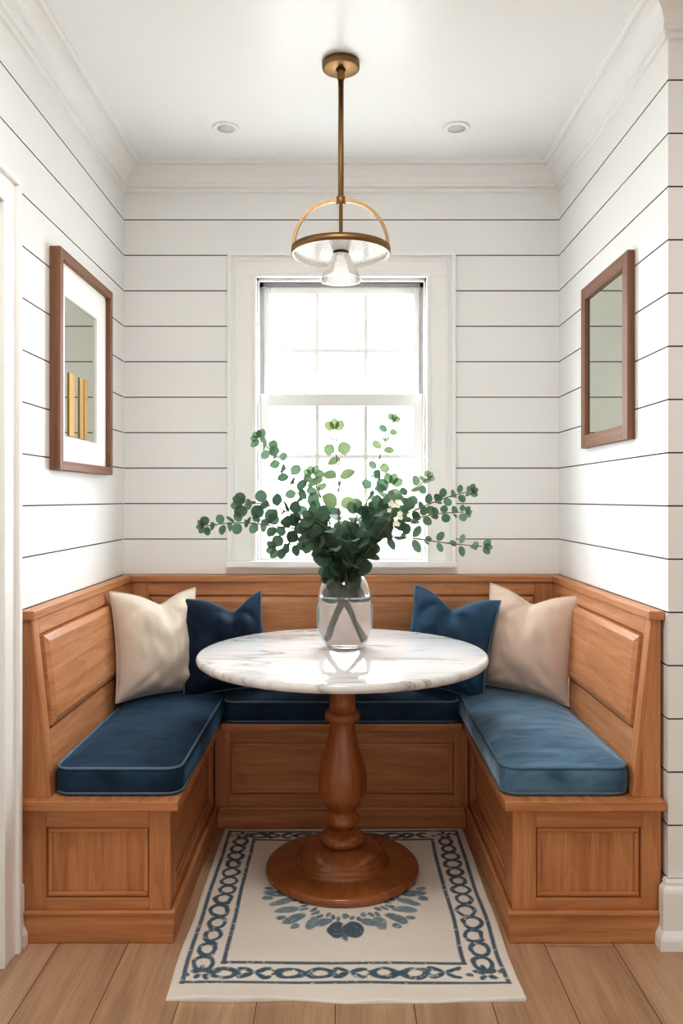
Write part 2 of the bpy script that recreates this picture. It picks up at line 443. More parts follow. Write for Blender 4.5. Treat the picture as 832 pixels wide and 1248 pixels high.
WIN = (-.372, .372, 1.0, 2.246)
shiplap('wall_back', (0, YB, 0), (1, 0, 0), (0, -1, 0), -WX - .1, WX + .1, CZ, WIN)
DY0, DY1, DZ = 1.27, 2.165, 2.10
shiplap('wall_left', (-WX, 0, 0), (0, 1, 0), (1, 0, 0), YR, YB, CZ, (DY0, DY1, 0.0, DZ), thick=.14)
shiplap('wall_right', (WX, 0, 0), (0, 1, 0), (-1, 0, 0), YF, YB, CZ, thick=.1, b0=.1, caps=(0, 0))
shiplap('wall_front', (0, YF, 0), (1, 0, 0), (0, -1, 0), WX, 2.5, CZ, thick=.1, b0=.0055, caps=(0, 0))
mb = MB(); mb.box(2.5, 2.6, YR, YF, 0, CZ); tag(mb.build('wall_hall', M['plaster']), kind='structure')

# ------------------------------------------------------------------ mouldings swept along the walls
def sweep(name, prof, path, mats, closed=False):
    """prof: (out, z); path: xy points, room on the left-hand side of travel given by normals"""
    mb = MB(); P = [Vector((p[0], p[1], 0)) for p in path]; n = len(P)
    def nor(a, b):
        d = (b - a).normalized(); return Vector((-d.y, d.x, 0))   # room lies to the left of travel
    rows = []
    for i in range(n):
        if i == 0: m = nor(P[0], P[1])
        elif i == n - 1: m = nor(P[-2], P[-1])
        else:
            a, b = nor(P[i - 1], P[i]), nor(P[i], P[i + 1]); m = (a + b); m = m / (m.dot(a))
        rows.append([(P[i].x + m.x * o, P[i].y + m.y * o, z) for o, z in prof])
    for i in range(n - 1):
        for k in range(len(prof) - 1):
            mb.face([rows[i][k], rows[i][k + 1], rows[i + 1][k + 1], rows[i + 1][k]])
    mb.face(rows[0]); mb.face(rows[-1][::-1])
    o = mb.build(name, mats); return tag(o, kind='structure')

cr = [(0, -.118), (.013, -.118), (.015, -.115), (.015, -.107), (.009, -.104), (.009, -.100), (.022, -.097), (.024, -.092), (.024, -.087), (.018, -.085), (.018, -.081)]
for i in range(9):
    t = i / 8
    cr.append((.020 + .044 * (1 - math.cos(t * PI / 2)), -.079 + .050 * math.sin(t * PI / 2)))
cr += [(.072, -.029), (.072, -.024), (.066, -.022), (.066, -.018), (.078, -.017), (.082, -.012), (.086, -.010), (.086, 0)]
crown = [(o + .0, CZ + z) for o, z in cr]
# travel so that the room is on the left: right end -> ... order: front return, right, back, left
sweep('trim_1', crown, [(2.5, YF), (WX, YF), (WX, YB), (-WX, YB), (-WX, YR)], M['trim'])

bb = [(0, .192), (.008, .192), (.012, .186), (.012, .176), (.020, .168), (.022, .158), (.022, .052), (.026, .046), (.032, .036), (.034, .028), (.034, 0)]
sweep('baseboard_right', bb, [(2.5, YF), (WX, YF), (WX, YF + .012)], M['trim'])
sweep('baseboard_left', bb, [(-WX, 2.299), (-WX, DY1 + .096)], M['trim'])
sweep('baseboard_hall', bb, [(-WX, DY0 - .096), (-WX, YR)], M['trim'])

# ------------------------------------------------------------------ door in the left wall
d = struct('door_1', (-WX, (DY0 + DY1) / 2, 0))
mb = MB()
CW, CT = .092, .022
def case_v(y0, y1, outer):   # vertical casing board with a stepped profile
    s = 1 if outer > 0 else -1
    mb.box(-WX, -WX + CT, y0, y1, 0, DZ, 'n')
    oy = y1 if s > 0 else y0
    mb.box(-WX, -WX + CT + .012, min(oy, oy - s * .022), max(oy, oy - s * .022), 0, DZ + CW - .022, 'n')
case_v(DY1, DY1 + CW, 1); case_v(DY0 - CW, DY0, -1)
mb.box(-WX, -WX + CT, DY0 - CW, DY1 + CW, DZ, DZ + CW); mb.box(-WX, -WX + CT + .012, DY0 - CW, DY1 + CW, DZ + CW - .022, DZ + CW)
mb.build('casing', M['trim'], d, bevel=.003)
mb = MB()
mb.box(-WX - .14, -WX, DY1 - .018, DY1, 0, DZ); mb.box(-WX - .14, -WX, DY0, DY0 + .018, 0, DZ); mb.box(-WX - .14, -WX, DY0, DY1, DZ - .018, DZ)
mb.box(-WX - .10, -WX - .02, DY1 - .03, DY1 - .018, 0, DZ - .018); mb.box(-WX - .10, -WX - .02, DY0 + .018, DY0 + .03, 0, DZ - .018)
mb.build('jamb', M['trim'], d, bevel=.002)
mb = MB()
mb.box(-WX - .145, -WX - .105, DY0 + .018, DY1 - .018, .008, DZ - .018)
mb.build('door_leaf', M['trim'], d, bevel=.002)

# ------------------------------------------------------------------ window in the back wall
w = struct('window_1', (0, YB, WIN[2]))
mb = MB()
CO = .490
def wbox(*a, **k): mb.box(*a, **k)
zt, zb_ = 2.346, 1.018
# flat casing boards, backband and inner bead
wbox(-CO, WIN[0] + .006, YB - .018, YB, zb_, WIN[3] - .006); wbox(WIN[1] - .006, CO, YB - .018, YB, zb_, WIN[3] - .006); wbox(-CO, CO, YB - .018, YB, WIN[3] - .006, zt)
for s in (-1, 1):
    wbox(min(s * CO, s * (CO - .018)), max(s * CO, s * (CO - .018)), YB - .032, YB - .018, zb_, zt - .018)
    wbox(min(s * (CO - .03), s * (CO - .04)), max(s * (CO - .03), s * (CO - .04)), YB - .023, YB - .018, zb_, zt - .04)
    wbox(min(s * .366, s * .382), max(s * .366, s * .382), YB - .025, YB - .018, zb_, WIN[3] - .006)
wbox(-CO, CO, YB - .032, YB - .018, zt - .018, zt); wbox(-CO + .03, CO - .03, YB - .023, YB - .018, zt - .04, zt - .03)
wbox(-.382, .382, YB - .025, YB - .018, WIN[3] - .006, WIN[3] + .010)
mb.build('casing', M['trim'], w, bevel=.003)
mb = MB()
wbox(-CO - .003, CO + .003, YB - .040, YB + .02, zb_ - .026, zb_)
wbox(-CO, CO, YB - .02, YB, .985, zb_ - .026)
wbox(WIN[0], WIN[1], YB + .02, YB + .14, zb_ - .026, zb_)
mb.build('sill', M['trim'], w, bevel=.004)
mb = MB()
JD = .15
wbox(WIN[0] - .02, WIN[0], YB - .005, YB + JD, 1.0, WIN[3]); wbox(WIN[1], WIN[1] + .02, YB - .01, YB + JD, 1.0, WIN[3]); wbox(WIN[0] - .02, WIN[1] + .02, YB - .01, YB + JD, WIN[3], WIN[3] + .02)
# stops
wbox(WIN[0], WIN[0] + .014, YB + .02, YB + .038, zb_, WIN[3]); wbox(WIN[1] - .014, WIN[1], YB + .02, YB + .038, zb_, WIN[3]); wbox(WIN[0], WIN[1], YB + .02, YB + .038, WIN[3] - .014, WIN[3])
wbox(WIN[0], WIN[0] + .026, YB + .098, YB + .13, zb_, WIN[3]); wbox(WIN[1] - .026, WIN[1], YB + .098, YB + .13, zb_, WIN[3]); wbox(WIN[0], WIN[1], YB + .098, YB + .13, WIN[3] - .022, WIN[3])
mb.build('jamb', M['jamb'], w, bevel=.002)
def sash(name, y0, hx, gx, z0, z1, gz0, gz1, hz):
    y1 = y0 + .034
    mb = MB()
    mb.box(-hx, -gx, y0, y1, z0, z1); mb.box(gx, hx, y0, y1, z0, z1); mb.box(-gx, gx, y0, y1, z0, gz0); mb.box(-gx, gx, y0, y1, gz1, z1)
    o = mb.build(name, M['sash'], w, bevel=.004)
    mb = MB(); mw = .010
    for x in (-gx / 3 - .002, gx / 3 + .002): mb.box(x - mw, x + mw, y0 + .006, y1 - .006, gz0, gz1)
    for z in hz: mb.box(-gx, gx, y0 + .007, y1 - .007, z - mw, z + mw)
    mb.build('muntin', M['sash'], o, bevel=.003)
    mb = MB(); ym = (y0 + y1) / 2
    mb.face([(-gx, ym, gz0), (gx, ym, gz0), (gx, ym, gz1), (-gx, ym, gz1)])
    mb.build('pane', M['pane'], o)
sash('lower_sash', YB + .042, .356, .312, zb_, 1.745, 1.066, 1.690, [1.471])
sash('upper_sash', YB + .080, .346, .318, 1.705, 2.224, 1.745, 2.190, [1.942])

# ground outside
mb = MB(); mb.face([(-60, YB + .3, -.5), (60, YB + .3, -.5), (60, 160, -.5), (-60, 160, -.5)])
tag(mb.build('ground', M['grass_pale']), kind='structure')

# ------------------------------------------------------------------ banquette
SZ, ST = .417, .030
BX = .928               # outer side of the bench against the wall
IN = .497               # inner face of the side benches
NY0 = 2.305             # front of the side benches
BY = 3.10               # front face of the back bench
def frame_and_panel(mbf, O, U, V, N, w_, h_, ml, mr, mbm, mt, t=.014):
    mbf.obox(O, U, V, N, 0, ml, 0, h_, -.001, t, 'v'); mbf.obox(O, U, V, N, w_ - mr, w_, 0, h_, -.001, t, 'v')
    mbf.obox(O, U, V, N, ml, w_ - mr, 0, mbm, -.001, t, 'u'); mbf.obox(O, U, V, N, ml, w_ - mr, h_ - mt, h_, -.001, t, 'u')

def sunk_panel(root, O, U, V, N, u0, u1, v0, v1, grain, t=.014, name='panel'):
    """recessed field inside a small step moulding"""
    p = MB()
    O, U, V, N = map(Vector, (O, U, V, N))
    p.obox(O, U, V, N, u0, u1, v0, v1, -.002, .0012, grain)
    o = p.build(name, M['oak'], root)
    q = MB(); a, b = .013, .009; g_ = .0035; u0, u1, v0, v1 = u0 + g_, u1 - g_, v0 + g_, v1 - g_
    for (x0, x1, y0, y1, g) in ((u0, u1, v0, v0 + a, 'u'), (u0, u1, v1 - a, v1, 'u'), (u0, u0 + a, v0 + a, v1 - a, 'v'), (u1 - a, u1, v0 + a, v1 - a, 'v')):
        q.obox(O, U, V, N, x0, x1, y0, y1, .0012, b, g)
    q.build('panel_bead', M['oak'], o, bevel=.0035)
    return o

def raised_panel(root, O, U, V, N, u0, u1, v0, v1, grain='u', gap=.006, n0=.002, n1=.029, ins=.020):
    p = MB()
    p.frustum(O, U, V, N, u0 + gap, u1 - gap, v0 + gap, v1 - gap, n0, n1 - .008, .003, grain)
    p.frustum(O, U, V, N, u0 + gap + .003, u1 - gap - .003, v0 + gap + .003, v1 - gap - .003, n1 - .008, n1, ins, grain)
    # slab body behind
    p.obox(O, U, V, N, u0 + gap, u1 - gap, v0 + gap, v1 - gap, -.001, n0, grain)
    return p.build('backrest_panel', M['oak'], root)

def side_bench(s, label):
    """s=-1 left, +1 right"""
    r = thing('banquette_bench', (s * .7, 2.86, 0), label, 'bench', 'built-in oak banquette sections')
    z1 = SZ - ST
    X = lambda a: s * a
    U, V = Vector((0, 1, 0)), Vector((0, 0, 1))
    NI = Vector((-s, 0, 0))
    b = MB()
    xa, xb = sorted((X(BX), X(IN + .014)))
    b.box(xa, xb, NY0 + .014, YB - .002, .004, z1, 'v')
    # front end frame
    x_l = xa if s < 0 else X(IN)            # left edge in view
    wd = BX - IN
    ml, mr = ((.070, .062) if s < 0 else (.068, .058))
    O = (x_l, NY0 + .014, 0)
    frame_and_panel(b, O, (1, 0, 0), V, (0, -1, 0), wd, z1, ml, mr, .124, z1 - .330)
    # long inner frame
    O2 = (X(IN + .014), NY0 + .014, 0)
    Ls = BY - NY0 - .014
    frame_and_panel(b, O2, U, V, NI, Ls, z1, .075, .06, .124, z1 - .330)
    base = b.build('base', M['oak'], r, bevel=.0015)
    sunk_panel(r, O, (1, 0, 0), V, (0, -1, 0), ml, wd - mr, .124, .330, 'v', name='end_panel')
    sunk_panel(r, O2, U, V, NI, .075, Ls - .06, .124, .330, 'u', name='side_panel')
    # plinth with a rounded top moulding
    p = MB()
    x0, x1 = sorted((X(BX - .012), X(IN - .012)))
    p.box(x0, x1, NY0 - .012, NY0, .001, .078, 'u')
    xi0, xi1 = sorted((X(IN - .012), X(IN)))
    p.box(xi0, xi1, NY0, BY - .012, .001, .078, 'v')
    p.build('plinth', M['oak'], r, bevel=.002)
    p = MB()
    xm0, xm1 = sorted((X(BX - .006), X(IN - .017)))
    p.box(xm0, xm1, NY0 - .017, NY0, .078, .094, 'u')
    xi0, xi1 = sorted((X(IN - .017), X(IN)))
    p.box(xi0, xi1, NY0, BY - .017, .078, .094, 'v')
    p.build('plinth_moulding', M['oak'], r, bevel=.007, seg=3)
    # seat board
    sb = MB()
    xa, xb = sorted((X(BX + .004), X(IN - .028)))
    sb.box(xa, xb, NY0 - .03, YB - .002, z1 + .0005, SZ, 'v')
    sb.build('seat_board', M['oak'], r, bevel=.004)
    # leaning backrest
    zt_ = .932
    br = MB()
    poly = [(X(BX), SZ + .0005), (X(.858), SZ + .0005), (X(.913), zt_), (X(BX), zt_)]
    br.prism(poly, 'y', NY0 + .004, YB - .002)
    a = Vector((X(.858), 0, SZ)); c = Vector((X(.913), 0, zt_))
    VV = (c - a).normalized(); H = (c - a).length
    NN = Vector((-s * VV.z, 0, 0)) + Vector((0, 0, 1)) * (abs(VV.x)); NN.normalize()
    O3 = (a.x, NY0 + .004, a.z)
    Lb = 3.40 - NY0
    frame_and_panel(br, O3, U, VV, NN, Lb, H, .045, .11, .185, .048, .013)
    def trim_end(mb_):   # far end scribed to the leaning back of the middle bench
        mb_.v = [(x, min(y, 3.336 + (z - SZ) / (zt_ - SZ) * .05 - .0145), z) for x, y, z in mb_.v]
    trim_end(br)
    back = br.build('backrest', M['oak'], r, bevel=.0015)
    raised_panel(back, O3, U, VV, NN, .045, Lb - .11, .185, H - .048)
    cp = MB()
    xa, xb = sorted((X(BX + .008), X(.892)))
    cp.box(xa, xb, NY0 - .004, 3.3612, zt_ + .0005, zt_ + .027, 'v')
    cp.build('cap_rail', M['oak'], r, bevel=.003)
    return r

side_bench(-1, 'left oak banquette bench with raised-panel back, below the matted mirror with brass bars')
side_bench(1, 'right oak banquette bench with raised-panel back, below the plain wood-framed mirror')

r = thing('banquette_bench', (0, 3.27, 0), 'middle oak banquette bench running under the window, joining the two side benches', 'bench', 'built-in oak banquette sections')
z1 = SZ - ST
b = MB()
b.box(-IN + .003, IN - .003, BY + .014, YB - .002, .004, z1, 'u')
O = (-IN + .003, BY + .014, 0); wB = 2 * IN - .006
frame_and_panel(b, O, (1, 0, 0), (0, 0, 1), (0, -1, 0), wB, z1, .058, .055, .130, z1 - .333)
b.build('base', M['oak'], r, bevel=.0015)
sunk_panel(r, O, (1, 0, 0), (0, 0, 1), (0, -1, 0), .058, wB - .055, .130, .333, 'u', name='front_panel')
p = MB(); p.box(-IN + .013, IN - .013, BY - .012, BY, .001, .070, 'u'); p.build('plinth', M['oak'], r, bevel=.002)
p = MB(); p.box(-IN + .018, IN - .018, BY - .017, BY, .070, .086, 'u'); p.build('plinth_moulding', M['oak'], r, bevel=.007, seg=3)
p = MB(); p.box(-IN + .03, IN - .03, BY - .04, YB - .002, z1 + .0005, SZ, 'u'); p.build('seat_board', M['oak'], r, bevel=.004)
br = MB()
zt_ = .932
poly = [(YB - .002, SZ + .0005), (3.338, SZ + .0005), (3.388, zt_), (YB - .002, zt_)]
br.prism(poly, 'x', -BX, BX)
a = Vector((0, 3.338, SZ)); c = Vector((0, 3.388, zt_)); VV = (c - a).normalized(); H = (c - a).length
NN = Vector((0, -VV.z, VV.y)).normalized()
O3 = (-.925, a.y, a.z)
frame_and_panel(br, O3, (1, 0, 0), VV, NN, 1.85, H, .105, .105, .185, .056, .013)
back = br.build('backrest', M['oak'], r, bevel=.0015)
raised_panel(back, O3, (1, 0, 0), VV, NN, .105, 1.745, .185, H - .056, n1=.019)
p = MB(); p.box(-BX - .008, BX + .008, 3.362, YB - .002, zt_ + .0005, zt_ + .027, 'u'); p.build('cap_rail', M['oak'], r, bevel=.003)

# ------------------------------------------------------------------ seat cushions
def rounded_rect(x0, x1, y0, y1, rad, n=9):
    pts = []
    for cx, cy, a0 in ((x1 - rad, y1 - rad, 0), (x0 + rad, y1 - rad, 90), (x0 + rad, y0 + rad, 180), (x1 - rad, y0 + rad, 270)):
        for i in range(n):
            a = math.radians(a0 + 90 * i / (n - 1)); pts.append((cx + rad * math.cos(a), cy + rad * math.sin(a)))
    out = []
    for i, p in enumerate(pts):   # subdivide the long straights
        q = pts[(i + 1) % len(pts)]; dd = math.dist(p, q); k = max(1, int(dd / .03))
        for j in range(k): out.append((p[0] + (q[0] - p[0]) * j / k, p[1] + (q[1] - p[1]) * j / k))
    return out

def seat_cushion(x0, x1, y0, y1, z0, z1, crown, m, label, seed):
    loop = rounded_rect(x0, x1, y0, y1, .045)
    n = len(loop); cx, cy = (x0 + x1) / 2, (y0 + y1) / 2
    hx, hy = (x1 - x0) / 2, (y1 - y0) / 2
    mb = MB(); rings = []
    def ring(pts): rings.append(list(range(len(mb.v), len(mb.v) + n))); mb.v.extend(pts)
    zm = (z0 + z1) / 2
    def top(x, y, s):
        e = max(0, 1 - s ** 3.2)
        wr = mnoise.noise(Vector((x * 7 + seed, y * 16 + x * 5, seed))) * .0045 + mnoise.noise(Vector((x * 22, y * 30, seed))) * .0012
        return z1 + crown * e + wr * min(1, (1 - s) * 4)
    ring([(cx + (x - cx) * .97, cy + (y - cy) * .985, z0) for x, y in loop])
    for t in (.0, .25, .5, .75, 1.0):
        bu = .006 * math.sin(t * PI)
        pts = []
        for i, (x, y) in enumerate(loop):
            dx, dy = (x - cx) / hx, (y - cy) / hy
            L_ = math.hypot(dx, dy) or 1
            wv = mnoise.noise(Vector((x * 14, y * 14, t * 2 + seed))) * .003 * math.sin(t * PI)
            pts.append((x + dx / L_ * (bu + wv), y + dy / L_ * (bu + wv), z0 + .006 + (z1 - z0 - .006) * t))
        ring(pts)
    for s in (.985, .96, .92, .86, .78, .68, .56, .44, .32, .2, .1):
        ring([(cx + (x - cx) * s, cy + (y - cy) * s, top(cx + (x - cx) * s, cy + (y - cy) * s, s)) for x, y in loop])
    for A, B in zip(rings, rings[1:]):
        for k in range(n):
            k2 = (k + 1) % n; mb.f.append((A[k], A[k2], B[k2], B[k])); mb.uv.append([(0, 0)] * 4); mb.m.append(0); mb.sm.append(True)
    ctr = len(mb.v); mb.v.append((cx, cy, top(cx, cy, 0)))
    for k in range(n): mb.f.append((rings[-1][k], rings[-1][(k + 1) % n], ctr)); mb.uv.append([(0, 0)] * 3); mb.m.append(0); mb.sm.append(True)
    mb.f.append(tuple(rings[0][::-1])); mb.uv.append([(0, 0)] * n); mb.m.append(0); mb.sm.append(False)
    o = tag(mb.build('seat_cushion', m, origin=(cx, cy, z0)), label, 'cushion', 'velvet seat cushions on the banquette')
    p = MB(); p.tube([(x, y, z1 + .001) for x, y in loop], .0042, 8, closed=True); p.build('piping', M['cord_blue'], o)
    p = MB(); p.tube([(x, y, z0 + .008) for x, y in loop], .0038, 8, closed=True); p.build('piping', M['cord_blue'], o)
    return o
cz0 = SZ + .001
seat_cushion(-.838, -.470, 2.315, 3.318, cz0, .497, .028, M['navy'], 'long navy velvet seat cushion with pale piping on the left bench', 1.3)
seat_cushion(.470, .842, 2.315, 3.318, cz0, .499, .030, M['blue'], 'long lit-toned blue velvet seat cushion with pale piping on the right bench', 5.1)
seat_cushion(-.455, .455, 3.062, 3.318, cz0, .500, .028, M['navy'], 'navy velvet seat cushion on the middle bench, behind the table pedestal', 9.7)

# ------------------------------------------------------------------ throw pillows
def pillow(W, H, T, dip_u, dip, m, cord, label, loc, rx, ry, rz, seed, chop=.16):
    """stands in its own xz plane (front -y), origin at the bottom centre, karate-chopped top edge"""
    n = 44
    def P(u, v, side):
        # u,v in -1..1 ; inward curved sides
        x = u * W / 2 * (1 - .085 * (1 - v * v) ** 1.0 * abs(u) ** 2)
        z = v * H / 2 * (1 - .07 * (1 - u * u) * abs(v) ** 2)
        up = max(0, (v + .35) / 1.35)
        z -= dip * up ** 1.5 * math.exp(-(abs(u - dip_u) / .40) ** 1.5)
        z += H / 2
        t = ((1 - abs(u) ** 2.6) * (1 - abs(v) ** 2.6)) ** .62
        t *= T / 2
        # the chop valley and radiating creases
        val = math.exp(-((u - dip_u) / chop) ** 2) * max(0, (v + .1) / 1.1) ** 1.2
        t *= 1 - .45 * val
        edge = (1 - u * u) * (1 - v * v)
        a = math.atan2(v - 1.1, u - dip_u); rr = math.hypot(u - dip_u, v - 1.1)
        cre = (abs(math.sin(a * 4.5 + seed)) ** .6 - .6) * math.exp(-((rr - .6) / .4) ** 2) * .018
        cre += (abs(math.sin(math.atan2(v + 1.1, u + 1.1) * 7 + seed)) ** .7 - .6) * math.exp(-((math.hypot(u + 1, v + 1) - .5) / .35) ** 2) * .013
        cre += (abs(math.sin(math.atan2(v + 1.1, u - 1.1) * 7 + seed)) ** .7 - .6) * math.exp(-((math.hypot(u - 1, v + 1) - .5) / .35) ** 2) * .013
        cre += mnoise.noise(Vector((u * 2.2 + seed, v * 2.2, side * 3.1))) * .012 + mnoise.noise(Vector((u * 5 + seed * 2, v * 3.4 + u * 2, side))) * .006
        t += cre * min(1, edge * 2.5)
        sag = -.012 * (1 - u * u)
        return (x, -side * t, z + 0 * sag)
    mb = MB(); idx = {}
    for side in (1, -1):
        for i in range(n + 1):
            for j in range(n + 1):
                if side == -1 and (i in (0, n) or j in (0, n)): idx[side, i, j] = idx[1, i, j]; continue
                u, v = -math.cos(PI * i / n), -math.cos(PI * j / n)
                u = .55 * u + .45 * (2 * i / n - 1); v = .55 * v + .45 * (2 * j / n - 1)
                idx[side, i, j] = len(mb.v); mb.v.append(P(u, v, side))
        for i in range(n):
            for j in range(n):
                q = [idx[side, i, j], idx[side, i + 1, j], idx[side, i + 1, j + 1], idx[side, i, j + 1]]
                if side == -1: q.reverse()
                mb.f.append(tuple(q)); mb.uv.append([(0, 0)] * 4); mb.m.append(0); mb.sm.append(True)
    edge = [idx[1, i, 0] for i in range(n)] + [idx[1, n, j] for j in range(n)] + [idx[1, n - i, n] for i in range(n)] + [idx[1, 0, n - j] for j in range(n)]
    o = tag(mb.build('throw_pillow', m), label, 'pillow', 'throw pillows on the banquette')
    p = MB(); p.tube([mb.v[i] for i in edge], .0038, 7, closed=True); p.build('piping', cord, o)
    o.location = loc; o.rotation_mode = 'ZYX'; o.rotation_euler = (rx, ry, rz)
    # ZYX order: roll about its own axes first, then turn
    o.matrix_world = Matrix.Translation(loc) @ Matrix.Rotation(rz, 4, 'Z') @ Matrix.Rotation(rx, 4, 'X') @ Matrix.Rotation(ry, 4, 'Y')
    return o
R = math.radians
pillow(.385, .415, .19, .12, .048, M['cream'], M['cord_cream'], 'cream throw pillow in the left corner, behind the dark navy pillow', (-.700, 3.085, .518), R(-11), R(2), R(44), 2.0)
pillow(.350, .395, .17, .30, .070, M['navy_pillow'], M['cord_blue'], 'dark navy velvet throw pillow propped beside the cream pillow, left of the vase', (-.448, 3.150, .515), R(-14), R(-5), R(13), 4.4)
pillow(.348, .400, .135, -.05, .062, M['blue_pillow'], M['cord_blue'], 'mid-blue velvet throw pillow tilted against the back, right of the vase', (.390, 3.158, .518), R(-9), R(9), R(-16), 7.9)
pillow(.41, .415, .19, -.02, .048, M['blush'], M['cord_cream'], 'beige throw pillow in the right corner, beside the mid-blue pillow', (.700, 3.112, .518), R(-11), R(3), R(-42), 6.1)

# ------------------------------------------------------------------ rug
def build_rug():
    x0, x1, y0, y1 = -.452, .470, 2.02, 3.078
    st = .0025
    nx, ny = int((x1 - x0) / st), int((y1 - y0) / st)
    xs = np.linspace(x0, x1, nx + 1); ys = np.linspace(y0, y1, ny + 1)
    X, Y = np.meshgrid(xs, ys)
    rng = np.random.RandomState(3)
    def vnoise(sx, sy, seed):
        r_ = np.random.RandomState(seed); g = r_.rand(int((y1 - y0) / sy) + 3, int((x1 - x0) / sx) + 3)
        fx, fy = (X - x0) / sx, (Y - y0) / sy; ix, iy = fx.astype(int), fy.astype(int); tx, ty = fx - ix, fy - iy
        tx = tx * tx * (3 - 2 * tx); ty = ty * ty * (3 - 2 * ty)
        return (g[iy, ix] * (1 - tx) + g[iy, ix + 1] * tx) * (1 - ty) + (g[iy + 1, ix] * (1 - tx) + g[iy + 1, ix + 1] * tx) * ty
    wob1 = (vnoise(.03, .03, 1) - .5) * .010; wob2 = (vnoise(.03, .03, 2) - .5) * .010
    dist = .6 * vnoise(.012, .012, 5) + .4 * vnoise(.005, .005, 6)
    Xw, Yw = X + wob1, Y + wob2
    ink = np.zeros_like(X); tone = np.zeros_like(X)      # tone 0 navy .. 1 teal
    def put(mask, t=0.0, a=1.0):
        s = mask > ink; np.maximum(ink, mask * a, out=ink); tone[s & (mask > .01)] = t
    def band(d, w_): return np.clip((w_ - np.abs(d)) / .0022 + .5, 0, 1)
    ol, orr, of, ob = -.425, .441, 2.095, 3.050
    il, ir, if_, ib = -.325, .341, 2.182, 2.978
    sl = (vnoise(.2, .2, 9) - .5) * .008
    def rect(l, r_, f, b_, w_):
        inx = (X > l - w_) & (X < r_ + w_); iny = (Y > f - w_) & (Y < b_ + w_)
        m = np.zeros_like(X)
        for c in (l, r_): m = np.maximum(m, band(X + sl - c, w_) * iny)
        for c in (f, b_): m = np.maximum(m, band(Y + sl - c, w_) * inx)
        return m
    put(rect(ol, orr, of, ob, .0062) * .95, .1); put(rect(il, ir, if_, ib, .0062) * .95, .1)
    def ell(cx, cy, a, b, th):
        c, s_ = math.cos(th), math.sin(th); u = (Xw - cx) * c + (Yw - cy) * s_; v = -(Xw - cx) * s_ + (Yw - cy) * c
        return np.sqrt((u / a) ** 2 + (v / b) ** 2)
    def ringl(cx, cy, a, b, th, w_):
        put(np.clip((w_ - np.abs(ell(cx, cy, a, b, th) - 1) * min(a, b)) / .003 + .5, 0, 1), .15)
    def blob(cx, cy, a, b, th, t=.1, al=1.0):
        put(np.clip((1 - ell(cx, cy, a, b, th)) * min(a, b) / .003 + .3, 0, 1) * al, t)
    def arm(cx, cy, th, L_, w_, t=.1):
        blob(cx + math.cos(th) * L_ / 2, cy + math.sin(th) * L_ / 2, L_ / 2, w_, th, t)
    # side chains
    for cx, sg in (((ol + il) / 2, 1), ((orr + ir) / 2, -1)):
        y = of + .085; k = 0
        while y < ob - .055:
            L_ = .068 if k < 5 else .058
            ringl(cx + random.uniform(-.004, .004), y, L_ * .47, .024 + random.uniform(-.002, .003), PI / 2 + random.uniform(-.12, .12), .0066)
            yc = y + L_ * .52
            for th in (.5, PI - .5, -.5, PI + .5): arm(cx, yc, th, .028, .0062)
            y += L_ * 1.04; k += 1
    # front and back chains
    for cy, A in (((of + if_) / 2, 1.0), ((ob + ib) / 2, .9)):
        x = il + .01; k = 0
        while x < ir:
            if k % 3 == 1:
                for th in (.55, PI - .55, -.55, PI + .55): arm(x, cy, th, .046, .0085)
                for sx in (-1, 1):
                    for sy in (-1, 1): blob(x + sx * .036, cy + sy * .018, .011, .008, 0)
                x += .092
            else:
                ringl(x, cy, .032, .0195 * A, random.uniform(-.1, .1), .0068)
                for sx in (-1, 1):
                    for sy in (-1, 1): arm(x + sx * .034, cy, (.6 if sx > 0 else PI - .6) * sy, .020, .0055)
                x += .082
            k += 1
    # corner sprays
    for cx in ((ol + il) / 2, (orr + ir) / 2):
        for cy in ((of + if_) / 2, (ob + ib) / 2):
            for q in range(5):
                th = q * 2 * PI / 5 + .4; blob(cx + .020 * math.cos(th), cy + .020 * math.sin(th), .015, .0085, th)
            for sx in (-1, 1): blob(cx + sx * .043, cy + .008 * sx, .012, .008, .5 * sx, .4)
    # centre wreath of leaves
    mx, my = .012, 2.575
    put(np.clip((1 - ell(mx, my, .05, .05, 0)) * 20, 0, 1), .5)
    def leaf(r_, th, L_, w_, t, tw=0):
        cx, cy = mx + r_ * math.cos(th), my + r_ * math.sin(th); d_ = th + tw
        blob(cx + math.cos(d_) * L_ / 2, cy + math.sin(d_) * L_ / 2, L_ / 2, w_, d_, t, .95)
    for q in range(8):
        th = -PI / 2 + q * PI / 4
        if q == 0:
            leaf(.175, th + .14, .092, .030, .0, -.12); leaf(.175, th - .14, .092, .030, .0, .12); leaf(.195, th, .085, .012, .3)
            leaf(.165, th + .30, .06, .020, .65, .55); leaf(.165, th - .30, .06, .020, .65, -.55)
        else:
            leaf(.175, th, .09, .020, .6); leaf(.17, th + .20, .085, .019, .85, .35); leaf(.17, th - .20, .085, .019, .85, -.35)
            leaf(.235, th + .10, .035, .013, .75, .4); leaf(.235, th - .10, .035, .013, .5, -.4)
    for q in range(48):
        th = q * PI / 24; leaf(.125 + .01 * (q % 3), th, .035, .009, .4 + .3 * (q % 2))
    cream = np.array(lin(240, 234, 224)[:3]); navy = np.array(lin(76, 97, 115)[:3]); teal = np.array(lin(136, 160, 166)[:3])
    fade = np.clip((dist - .10) / .22, .45, 1)
    ia = (ink * fade)[..., None]
    base = cream * (1 - .06 * vnoise(.25, .12, 12)[..., None] - .05 * vnoise(.004, .004, 13)[..., None])
    icol = navy * (1 - tone[..., None]) + teal * tone[..., None]
    icol = icol * (.85 + .35 * vnoise(.006, .006, 14)[..., None])
    col = base * (1 - ia) + icol * ia
    # gentle relief, lifted away from the table foot
    dt = np.hypot(X - .003, Y - 2.737)
    rel = np.clip((dt - .27) / .15, 0, 1)
